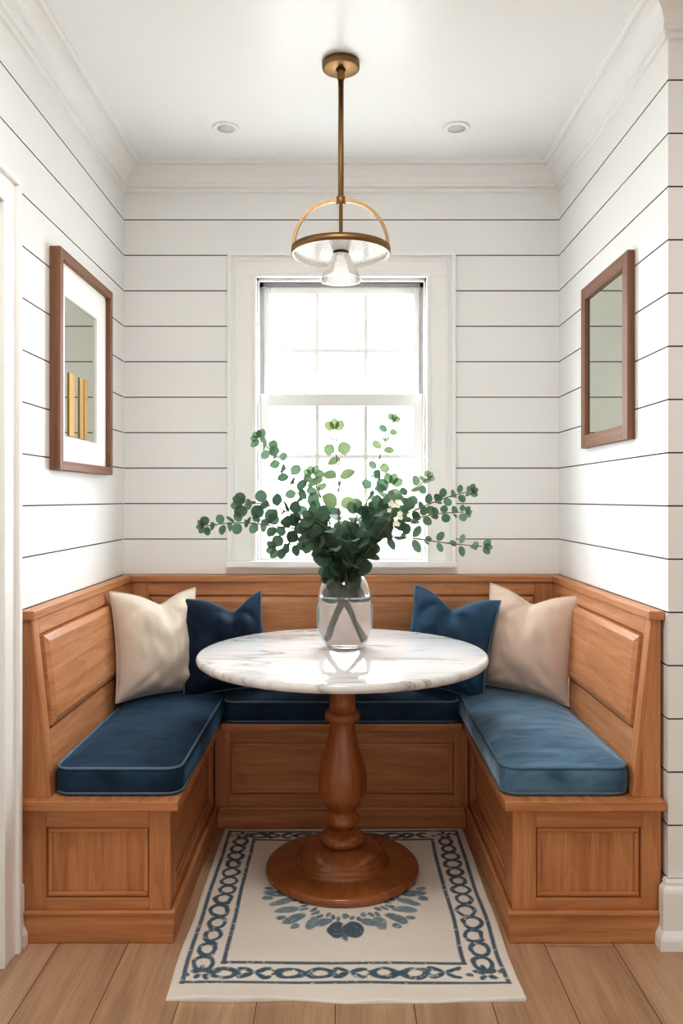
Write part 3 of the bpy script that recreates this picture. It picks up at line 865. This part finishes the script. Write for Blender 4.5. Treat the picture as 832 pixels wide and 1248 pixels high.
    Z = .0045 + rel * (.0035 * vnoise(.16, .09, 21) + .0025 * vnoise(.3, .05, 22))
    fe = np.clip((2.10 - Y) / .08, 0, 1)
    Z = Z + fe * (.015 * np.clip(vnoise(.11, .3, 23) - .25, 0, 1))
    yoff = fe * (vnoise(.16, 3, 24) - .5) * .016
    xo = (vnoise(3, .2, 25) - .5) * .008
    ee = np.minimum.reduce([X - x0, x1 - X, Y - y0, y1 - Y]); Z = Z - np.clip(1 - ee / .004, 0, 1) * .002
    vs = np.stack([X + xo, Y + yoff, Z], -1).reshape(-1, 3)
    W_ = nx + 1
    ii = (np.arange(ny)[:, None] * W_ + np.arange(nx)[None, :]).reshape(-1)
    fs = np.stack([ii, ii + 1, ii + 1 + W_, ii + W_], -1)
    # hem skirt down to the floor
    loop = list(range(0, W_)) + [r_ * W_ + nx for r_ in range(1, ny + 1)] + [ny * W_ + c for c in range(nx - 1, -1, -1)] + [r_ * W_ for r_ in range(ny - 1, 0, -1)]
    low = vs[loop].copy(); low[:, 2] = .0006; nb = len(vs)
    vs = np.vstack([vs, low]); n = len(loop)
    sk = [(loop[(k + 1) % n], loop[k], nb + k, nb + (k + 1) % n) for k in range(n)]
    me = bpy.data.meshes.new('area_rug')
    me.from_pydata(vs.tolist(), [], fs.tolist() + sk)
    me.materials.append(M['rug'])
    at = me.color_attributes.new('print', 'FLOAT_COLOR', 'POINT')
    cc = np.ones((len(vs), 4), np.float32); cc[:nb, :3] = col.reshape(-1, 3); cc[nb:, :3] = cream * .8
    at.data.foreach_set('color', cc.reshape(-1))
    me.polygons.foreach_set('use_smooth', [True] * len(me.polygons))
    o = bpy.data.objects.new('area_rug', me); C.objects.link(o)
    tag(o, 'cream cotton rug printed with navy chain border and leaf wreath, under the table', 'rug')
build_rug()

# ------------------------------------------------------------------ pedestal table
TX, TY = .003, 2.737
r = thing('pedestal_table', (TX, TY, .006), 'round white marble table on a turned wooden pedestal', 'table')
zt = .76
mb = MB()
mb.lathe([(0, zt - .030), (.480, zt - .030), (.490, zt - .028), (.4955, zt - .022), (.497, zt - .015), (.4955, zt - .007), (.491, zt - .002), (.484, zt), (0, zt)], (TX, TY, 0), 128)
mb.build('tabletop', M['marble'], r)
mb = MB()
mb.lathe([(0, zt - .045), (.17, zt - .045), (.175, zt - .040), (.175, zt - .0305), (0, zt - .0305)], (TX, TY, 0), 64)
mb.build('mounting_plate', M['turned'], r)
mb = MB()
mb.lathe([(0, .150), (.036, .150), (.036, .160), (.048, .164), (.056, .172), (.058, .182), (.055, .194), (.047, .202), (.044, .208), (.052, .222), (.066, .240),
          (.076, .258), (.082, .280), (.0845, .305), (.083, .335), (.077, .370), (.068, .400), (.058, .430), (.050, .460), (.0455, .490), (.044, .510),
          (.046, .520), (.056, .524), (.062, .532), (.0625, .540), (.060, .550), (.052, .557), (.046, .561), (.0455, .600), (.047, .660), (.056, .700), (.066, .7145), (0, .7145)], (TX, TY, 0), 64)
mb.build('pedestal', M['turned'], r)
mb = MB()
mb.lathe([(0, .0985), (.062, .0985), (.070, .104), (.0755, .112), (.076, .120), (.072, .131), (.062, .139), (.046, .143), (.038, .146), (.035, .1505), (0, .1505)], (TX, TY, 0), 64)
mb.build('collar', M['turned'], r)
mb = MB()
mb.lathe([(0, .007), (.250, .007), (.260, .010), (.263, .018), (.262, .026), (.256, .032), (.248, .035), (.170, .039), (.158, .040), (.158, .046), (.155, .051), (.149, .053), (.148, .058), (.146, .064), (.139, .068),
          (.138, .070), (.132, .078), (.118, .088), (.100, .095), (.080, .098), (.062, .0990), (0, .0990)], (TX, TY, 0), 96)
mb.build('foot', M['turned'], r)

# ------------------------------------------------------------------ vase and water
VX, VY, VZ = .0115, 2.80, zt + .0008
outer = [(0, 0), (.050, 0), (.060, .003), (.070, .011), (.080, .025), (.0885, .044), (.0955, .070), (.0990, .095), (.0998, .114), (.0992, .135), (.0965, .165), (.0925, .190), (.086, .212), (.0775, .232), (.066, .249), (.055, .259), (.0478, .264)]
inner = [(.0448, .264), (.052, .256), (.063, .246), (.0742, .229), (.0826, .210), (.089, .189), (.093, .164), (.0957, .135), (.0963, .114), (.0955, .095), (.092, .070), (.085, .046), (.076, .030), (.064, .020), (.045, .0165), (0, .0160)]
mb = MB(); mb.lathe(outer + [(.0468, .2655)] + inner, (VX, VY, VZ), 72)
tag(mb.build('glass_vase', M['glass'], origin=(VX, VY, VZ)), 'clear egg-shaped glass vase holding eucalyptus, standing on the marble table', 'vase')
WL = .181
wp = [(0, .0166)] + [(rr + .0004, z) for rr, z in inner[::-1][1:] if z < WL - .02] + [(.0928, .165), (.0912, .1785), (.0916, WL), (.089, WL - .0008), (0, WL - .0010)]
mb = MB(); mb.lathe(wp, (VX, VY, VZ), 72)
tag(mb.build('water', M['water'], origin=(VX, VY, VZ)), 'clear water filling the lower part of the glass vase', 'water', kind='stuff')

# ------------------------------------------------------------------ eucalyptus
def W(px, py, y):
    return Vector(((px - 416) * y / F, y, EYE - (py - 608) * y / F))
def spline(pts, n=10):
    out = []
    P = [pts[0]] + pts + [pts[-1]]
    for i in range(1, len(P) - 2):
        for k in range(n):
            t = k / n; a, b, c, d_ = P[i - 1], P[i], P[i + 1], P[i + 2]
            out.append(.5 * ((2 * b) + (-a + c) * t + (2 * a - 5 * b + 4 * c - d_) * t * t + (-a + 3 * b - 3 * c + d_) * t ** 3))
    out.append(pts[-1]); return out

def add_leaf(mb, tones, base, dirv, nrm, L_, wd, tone, fold=.12, curl=.1):
    """one rounded eucalyptus leaf with a midrib fold"""
    dirv = dirv.normalized(); side = dirv.cross(nrm).normalized(); nrm = side.cross(dirv).normalized()
    ts = (0, .06, .16, .30, .46, .62, .78, .90, .97, 1.0)
    ws = (.03, .30, .66, .92, 1.0, .97, .80, .54, .26, .04)
    rows = []
    pet = .12 * L_
    for t, w_ in zip(ts, ws):
        c = base + dirv * (pet + t * L_) + nrm * (-curl * L_ * t * t)
        e = w_ * wd / 2
        rows.append([c + side * (e * q) + nrm * (abs(q) * e * fold * 2) for q in (-1, -.5, 0, .5, 1)])
    i0 = len(mb.v)
    for row in rows: mb.v.extend(tuple(p) for p in row)
    nf = 0
    for a in range(len(rows) - 1):
        for b in range(4):
            i = i0 + a * 5 + b
            mb.f.append((i, i + 1, i + 6, i + 5)); mb.uv.append([(0, 0)] * 4); mb.m.append(0); mb.sm.append(True); nf += 1
    tones += [tone] * (len(rows) * 5)

def branch(idx, ctrl, label, t0=.42, size=.050, tipsize=.026, gap=.040, bright=.4, cross=1, seed=0, wid=.92, leafless_top=False):
    """ctrl: points from the mouth of the vase outwards"""
    rnd = random.Random(100 + seed)
    mouth = ctrl[0]
    sx = cross
    bot = Vector((VX + sx * rnd.uniform(.040, .056), VY + rnd.uniform(-.022, .022), VZ + rnd.uniform(.030, .040)))
    neck = Vector((VX - .002 + rnd.uniform(-.008, .008) , VY + rnd.uniform(-.020, .020), VZ + .172 + rnd.uniform(-.004, .004)))
    pts = spline([bot, bot.lerp(neck, .5), neck] + ctrl, 10)
    r0 = .0042
    n = len(pts)
    root = thing('eucalyptus_branch', tuple(bot), label, 'plant', 'eucalyptus branches in the vase')
    st = MB(); st.tube(pts, [r0 * (1 - .62 * i / (n - 1)) for i in range(n)], 7)
    st.build('stem', M['twig'], root)
    lv = MB(); tones = []
    # walk along the branch by length
    seg = [0]
    for a, b in zip(pts, pts[1:]): seg.append(seg[-1] + (b - a).length)
    tot = seg[-1]; start = seg[20] + (tot - seg[20]) * t0
    s = start; k = 0
    while s < tot - .004:
        i = max(j for j in range(n) if seg[j] <= s); i = min(i, n - 2)
        f = (s - seg[i]) / max(1e-6, seg[i + 1] - seg[i]); p = pts[i].lerp(pts[i + 1], f); tan = (pts[i + 1] - pts[i]).normalized()
        q = (s - start) / max(1e-6, tot - start)
        sz = size * (1 - q) + tipsize * q
        view = Vector((0, -1, 0)); sd = tan.cross(view).normalized(); dp = sd.cross(tan).normalized()
        ang = (k % 2) * PI / 2 * .8 + rnd.uniform(-.35, .35)
        for sg in (1, -1):
            out = (sd * math.cos(ang) + dp * math.sin(ang)) * sg
            dirv = (out + tan * rnd.uniform(.25, .75)).normalized()
            nr = (tan * .4 + view * rnd.uniform(.7, 1.6) + Vector((rnd.uniform(-.5, .5), 0, rnd.uniform(-.2, .7)))).normalized()
            if abs(nr.dot(dirv)) > .92: nr = (nr + sd * .6).normalized()
            l = sz * rnd.uniform(.9, 1.18) * 1.12
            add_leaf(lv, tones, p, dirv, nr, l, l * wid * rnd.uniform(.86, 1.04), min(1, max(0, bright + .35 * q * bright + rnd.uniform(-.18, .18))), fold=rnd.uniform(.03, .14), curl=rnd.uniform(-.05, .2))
        s += gap * (1 - .35 * q); k += 1
    # tip leaves
    for sg in (1, -1, 0):
        tan = (pts[-1] - pts[-3]).normalized(); sd = tan.cross(Vector((0, -1, 0))).normalized()
        add_leaf(lv, tones, pts[-1], (tan + sd * sg * .9).normalized(), (Vector((0, -1, 0)) + sd * .3 * sg).normalized(), tipsize * 1.05, tipsize * .8, min(1, bright + .2))
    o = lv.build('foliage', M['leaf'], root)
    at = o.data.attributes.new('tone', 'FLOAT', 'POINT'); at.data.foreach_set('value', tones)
    return root

def mouth(dx, y): return Vector((VX + dx, y, VZ + .262))
B = []
def br(ctrl, label, **k):
    B.append(branch(len(B), [mouth(*ctrl[0])] + [W(*c) for c in ctrl[1:]], label, seed=len(B) * 3 + 1, **k))
br([(-.030, 2.80), (382, 652, 2.76), (335, 641, 2.72), (290, 637, 2.68), (250, 641, 2.64)], 'eucalyptus branch reaching farthest left from the vase, nearly level', t0=.16, size=.050, bright=.2)
br([(-.022, 2.82), (392, 640, 2.86), (366, 606, 2.88), (348, 570, 2.90), (316, 535, 2.92)], 'eucalyptus branch rising steeply to the upper left, highest on the left side', t0=.30, size=.050, bright=.3, tipsize=.03)
br([(-.026, 2.79), (386, 648, 2.75), (350, 624, 2.72), (318, 614, 2.70), (297, 615, 2.69)], 'eucalyptus branch curving left above the level one, with large paired leaves', t0=.14, size=.054, bright=.18, tipsize=.038)
br([(-.012, 2.83), (402, 640, 2.87), (390, 606, 2.89), (381, 580, 2.90)], 'short upright eucalyptus branch left of the tall centre stem', t0=.12, size=.052, bright=.45, tipsize=.036, gap=.034)
br([(-.006, 2.80), (413, 640, 2.80), (412, 590, 2.80), (408, 526, 2.80)], 'tall straight eucalyptus stem at the centre of the bouquet', t0=.36, size=.052, bright=.6, tipsize=.042, gap=.058, cross=-1)
br([(.008, 2.83), (436, 640, 2.88), (455, 592, 2.91), (465, 548, 2.93), (478, 514, 2.94)], 'eucalyptus branch rising to the upper right, tallest of the bouquet', t0=.22, size=.050, bright=.5, tipsize=.03, cross=-1, gap=.048)
br([(.020, 2.81), (452, 644, 2.82), (488, 612, 2.84), (520, 583, 2.86)], 'slender eucalyptus branch to the right with small tip leaves', t0=.20, size=.050, bright=.4, tipsize=.026, cross=-1, gap=.038)
br([(.026, 2.80), (460, 646, 2.77), (505, 622, 2.74), (545, 606, 2.71), (572, 599, 2.69)], 'eucalyptus branch arching right, upper of the two long right ones', t0=.18, size=.050, bright=.22, tipsize=.026, cross=-1)
br([(.024, 2.78), (458, 650, 2.74), (500, 634, 2.71), (535, 626, 2.68), (566, 624, 2.66)], 'eucalyptus branch reaching right with sparse small leaves, just below the arching one', t0=.20, size=.046, bright=.25, tipsize=.022, cross=-1, gap=.046)
br([(.030, 2.79), (462, 658, 2.74), (500, 656, 2.69), (545, 662, 2.65), (588, 666, 2.61)], 'lowest eucalyptus branch on the right, spreading level with oval leaves', t0=.30, size=.044, bright=.3, tipsize=.028, cross=-1, gap=.052, wid=.66)
br([(-.028, 2.78), (390, 660, 2.72), (362, 662, 2.68), (338, 668, 2.65)], 'short eucalyptus branch drooping left just above the vase', t0=.18, size=.048, bright=.2, tipsize=.034, gap=.036)
br([(-.014, 2.78), (404, 660, 2.73), (398, 644, 2.70), (384, 634, 2.68)], 'bushy eucalyptus sprig with large leaves at the vase mouth, left of centre', t0=.02, size=.058, bright=.1, tipsize=.046, gap=.044)
br([(.014, 2.78), (438, 656, 2.73), (452, 636, 2.70), (462, 622, 2.68)], 'bushy eucalyptus sprig with large leaves at the vase mouth, right of centre', t0=.02, size=.062, bright=.12, tipsize=.048, cross=-1, gap=.044)
br([(.018, 2.84), (444, 650, 2.90), (462, 624, 2.93), (476, 592, 2.94)], 'leafy eucalyptus sprig behind the white flowers', t0=.05, size=.056, bright=.4, tipsize=.044, cross=-1, gap=.042)
br([(.002, 2.77), (424, 662, 2.73), (430, 645, 2.71), (434, 628, 2.70)], 'short eucalyptus sprig in front at the centre of the bouquet', t0=.02, size=.054, bright=.15, tipsize=.044, gap=.046)
# neck leaves packed into the vase mouth
# flower sprig
fs = thing('flower_sprig', (VX + .02, VY, VZ + .1), 'small sprig of white blossoms among the leaves, right of the centre', 'flower')
c = W(481, 622, 2.665)
mb = MB(); mb.tube(spline([Vector((VX + .012, VY - .034, VZ + .17)), Vector((VX + .022, VY - .028, VZ + .255)), W(462, 652, 2.70), c], 8), .0016, 6); mb.build('stem', M['twig'], fs)
rnd = random.Random(5)
for k in range(16):
    p = c + Vector((rnd.uniform(-.020, .020), rnd.uniform(-.016, .016), rnd.uniform(-.048, .032)))
    fb = MB(); d0 = Vector((rnd.uniform(-.6, .6), -1, rnd.uniform(-.3, .6))).normalized(); s0 = d0.orthogonal().normalized(); t_ = []
    for q in range(5):
        v = Matrix.Rotation(q * 2 * PI / 5, 3, d0) @ s0
        add_leaf(fb, t_, p, (v + d0 * .35).normalized(), d0, .0085, .0075, 0)
    fb.build('blossom', M['flower'], fs)

# ------------------------------------------------------------------ pendant lamp
PX, PY = -.002, 2.616
r = thing('pendant_lamp', (PX, PY, CZ), 'brass pendant lamp with arched hoop and small seeded glass cone, hanging above the table', 'lamp')
mb = MB(); mb.lathe([(0, CZ - .024), (.056, CZ - .024), (.061, CZ - .021), (.062, CZ - .002), (0, CZ - .002)], (PX, PY, 0), 48); mb.build('canopy', M['brass'], r)
mb = MB(); mb.lathe([(0, CZ - .060), (.010, CZ - .060), (.013, CZ - .052), (.013, CZ - .034), (.017, CZ - .0245), (0, CZ - .0245)], (PX, PY, 0), 24); mb.build('swivel', M['brass'], r)
mb = MB(); mb.lathe([(0, 2.118), (.0062, 2.118), (.0062, 2.270), (.0092, 2.272), (.0092, CZ - .055), (0, CZ - .055)], (PX, PY, 0), 20); mb.build('rod', M['brass'], r)
mb = MB()
for s in (1,):
    pts = []
    for k in range(49):
        t = PI * k / 48; cc, sn = math.cos(t), math.sin(t)
        ex = 2 / 2.25
        pts.append((PX + .157 * math.copysign(abs(cc) ** ex, cc), PY, 2.096 + .172 * abs(sn) ** ex))
# flat strap arch
hw, ht = .0085, .0045
rows = []
for i, p in enumerate(pts):
    a, b = Vector(pts[max(0, i - 1)]), Vector(pts[min(48, i + 1)]); t = (b - a).normalized(); nn = Vector((-t.z, 0, t.x)); p = Vector(p)
    rows.append([p + nn * ht + Vector((0, -hw, 0)), p + nn * ht + Vector((0, hw, 0)), p - nn * ht + Vector((0, hw, 0)), p - nn * ht + Vector((0, -hw, 0))])
for A, Bq in zip(rows, rows[1:]):
    for k in range(4):
        mb.face([A[k], A[(k + 1) % 4], Bq[(k + 1) % 4], Bq[k]])
mb.build('arch', M['brass'], r, merge=1e-5, bevel=.001)
mb = MB(); mb.lathe([(0, 2.256), (.013, 2.256), (.016, 2.262), (.016, 2.276), (.012, 2.284), (0, 2.284)], (PX, PY, 0), 24); mb.build('arch_collar', M['brass'], r)
mb = MB()
mb.lathe([(.1605, 2.088), (.1635, 2.087), (.1635, 2.110), (.1605, 2.110)], (PX, PY, 0), 96)
ring = mb.build('ring', M['brass'], r)
mb = MB(); mb.lathe([(.1603, 2.110), (.1603, 2.0885), (.1555, 2.0885), (.1555, 2.110), (.1603, 2.110)], (PX, PY, 0), 96); mb.build('ring_lining', M['trim'], ring)
mb = MB(); mb.lathe([(.020, 2.1005), (.1552, 2.1005), (.1552, 2.1045), (.020, 2.1045), (.020, 2.1005)], (PX, PY, 0), 72, smooth=False); mb.build('shade_disc', M['disc_glass'], r)
mb = MB(); mb.lathe([(0, 2.1050), (.019, 2.1050), (.021, 2.110), (.021, 2.118), (.015, 2.126), (.008, 2.130), (0, 2.130)], (PX, PY, 0), 32); mb.build('hub', M['brass'], r)
mb = MB(); mb.lathe([(0, 2.086), (.0245, 2.086), (.0255, 2.088), (.0255, 2.1000), (.018, 2.1003), (0, 2.1003)], (PX, PY, 0), 32); mb.build('socket', M['black'], r)
mb = MB()
mb.lathe([(.0262, 2.092), (.0368, 2.070), (.0515, 2.040), (.0645, 2.014), (.0690, 2.0055), (.0680, 2.0045), (.0660, 2.0065), (.0610, 2.016), (.0485, 2.041), (.0340, 2.070), (.0262, 2.0855)], (PX, PY, 0), 56)
mb.build('glass_shade', M['shade_glass'], r)
mb = MB(); mb.lathe([(0, 2.030), (.010, 2.032), (.016, 2.039), (.018, 2.049), (.015, 2.062), (.011, 2.072), (.011, 2.0858), (0, 2.0858)], (PX, PY, 0), 24); mb.build('bulb', M['bulb'], r)

# ------------------------------------------------------------------ recessed lights
def downlight(x, y, label):
    r = thing('recessed_light', (x, y, CZ), label, 'ceiling light', 'recessed ceiling lights')
    mb = MB(); mb.lathe([(.034, -.006), (.044, -.008), (.050, -.006), (.0525, -.0008), (.034, -.0008), (.034, -.006)], (x, y, CZ), 40); mb.build('trim_ring', M['trim'], r)
    mb = MB(); mb.lathe([(0, -.0035), (.0338, -.0035), (.0338, -.0008), (0, -.0008)], (x, y, CZ), 40); mb.build('lens', M['lens'], r)
downlight(-.448, 3.075, 'round white recessed ceiling light left of the pendant lamp')
downlight(.446, 3.075, 'round white recessed ceiling light right of the pendant lamp')

# ------------------------------------------------------------------ mirrors
def frame_on_wall(s, y0, y1, z0, z1, dep, fw, name, label):
    """frame standing off a side wall; s=-1 left wall, +1 right wall"""
    root = thing(name, (s * WX, (y0 + y1) / 2, z0), label, 'mirror')
    O = Vector((s * (WX - .001), y0, z0)); U = Vector((0, 1, 0)); V = Vector((0, 0, 1)); N = Vector((-s, 0, 0)); w_, h_ = y1 - y0, z1 - z0
    mb = MB()
    mb.obox(O, U, V, N, 0, fw, 0, h_, 0, dep, 'v'); mb.obox(O, U, V, N, w_ - fw, w_, 0, h_, 0, dep, 'v')
    mb.obox(O, U, V, N, fw, w_ - fw, 0, fw, 0, dep, 'u'); mb.obox(O, U, V, N, fw, w_ - fw, h_ - fw, h_, 0, dep, 'u')
    mb.build('frame', M['walnut'], root, bevel=.0012)
    return root, O, U, V, N, w_, h_
root, O, U, V, N, w_, h_ = frame_on_wall(-1, 2.553, 3.138, 1.379, 2.100, .035, .030, 'shadow_box_mirror', 'wood-framed mirror with wide white mat and three brass bars, on the left wall')
mb = MB(); mw = .115
u0, u1, v0, v1 = .095, .442, .115, .585
mb.obox(O, U, V, N, .030, u0, .030, h_ - .030, .001, .016); mb.obox(O, U, V, N, u1, w_ - .030, .030, h_ - .030, .001, .016)
mb.obox(O, U, V, N, u0, u1, .030, v0, .001, .016); mb.obox(O, U, V, N, u0, u1, v1, h_ - .030, .001, .016)
mb.build('mat_board', M['mat_board'], root)
mb = MB(); mb.obox(O, U, V, N, u0, u1, v0, v1, .002, .008); mb.build('mirror_glass', M['mirror'], root)
for bu, bw in ((.152, .050), (.262, .036), (.310, .034)):
    mb = MB(); mb.obox(O, U, V, N, bu, bu + bw, v0 + .006, v0 + .222, .0081, .0125, 'v'); mb.build('brass_bar', M['brass_bright'], root, bevel=.001)

root, O, U, V, N, w_, h_ = frame_on_wall(1, 2.540, 3.034, 1.477, 2.083, .024, .048, 'wall_mirror', 'plain rectangular mirror in a wood frame without mat, on the right wall')
mb = MB(); mb.obox(O, U, V, N, .048, w_ - .048, .048, h_ - .048, .002, .014); mb.build('mirror_glass', M['mirror'], root)

# ------------------------------------------------------------------ light
sc = bpy.context.scene
wd = bpy.data.worlds.new('daylight'); sc.world = wd; wd.use_nodes = True
nt = wd.node_tree; N_ = nt.nodes.new; L_ = nt.links.new
bg = nt.nodes['Background']
tc = N_('ShaderNodeTexCoord'); sp = N_('ShaderNodeSeparateXYZ'); L_(tc.outputs['Generated'], sp.inputs[0])
mr = N_('ShaderNodeMapRange'); mr.interpolation_type = 'SMOOTHSTEP'; mr.inputs[1].default_value = -.35; mr.inputs[2].default_value = .25; mr.inputs[3].default_value = 0; mr.inputs[4].default_value = 1
L_(sp.outputs['Y'], mr.inputs[0])
mx = N_('ShaderNodeMix'); mx.data_type = 'RGBA'; mx.inputs[6].default_value = (.8, .79, .77, 1); mx.inputs[7].default_value = (15.5, 16.2, 16.8, 1)
L_(mr.outputs[0], mx.inputs[0]); L_(mx.outputs[2], bg.inputs['Color']); bg.inputs['Strength'].default_value = 1

sl = bpy.data.lights.new('soft_sun', 'SUN'); sl.energy = .5; sl.angle = R(40); sl.color = (1, .96, .90)
so = bpy.data.objects.new('soft_sun', sl); C.objects.link(so); so.location = (-1, 6, 5)
so.rotation_euler = Vector((.22, -1, -.85)).to_track_quat('-Z', 'Y').to_euler()

hl = bpy.data.lights.new('hall_ceiling_lamp', 'AREA'); hl.shape = 'DISK'; hl.size = .4; hl.energy = 15.5; hl.color = (1, .97, .93)
ho = bpy.data.objects.new('hall_ceiling_lamp', hl); C.objects.link(ho); ho.location = (-.1, 1.45, CZ - .03)

def portal(name, loc, rot, sx, sy):
    l = bpy.data.lights.new(name, 'AREA'); l.shape = 'RECTANGLE'; l.size = sx; l.size_y = sy; l.cycles.is_portal = True
    o = bpy.data.objects.new(name, l); C.objects.link(o); o.location = loc; o.rotation_euler = rot
portal('window_portal', (0, YB + .16, 1.63), (R(-90), 0, 0), .76, 1.26)
portal('hall_portal', (.75, YR, CZ / 2), (R(90), 0, 0), 3.5, CZ)

# ------------------------------------------------------------------ camera
cd = bpy.data.cameras.new('camera'); cam = bpy.data.objects.new('camera', cd); C.objects.link(cam)
cam.location = (0, 0, EYE); cam.rotation_euler = (R(90), 0, 0)
cd.sensor_fit = 'VERTICAL'; cd.sensor_height = 36; cd.sensor_width = 24; cd.lens = F / 1248 * 36
cd.shift_y = -16 / 1248; cd.clip_start = .05
sc.camera = cam
sc.view_settings.view_transform = 'Standard'
sc.view_settings.look = 'Medium High Contrast'
sc.view_settings.exposure = 0.12
sc.cycles.max_bounces = 14; sc.cycles.diffuse_bounces = 6; sc.cycles.transmission_bounces = 12; sc.cycles.transparent_max_bounces = 16
sc.cycles.sample_clamp_indirect = 12
sc.cycles.use_denoising = True
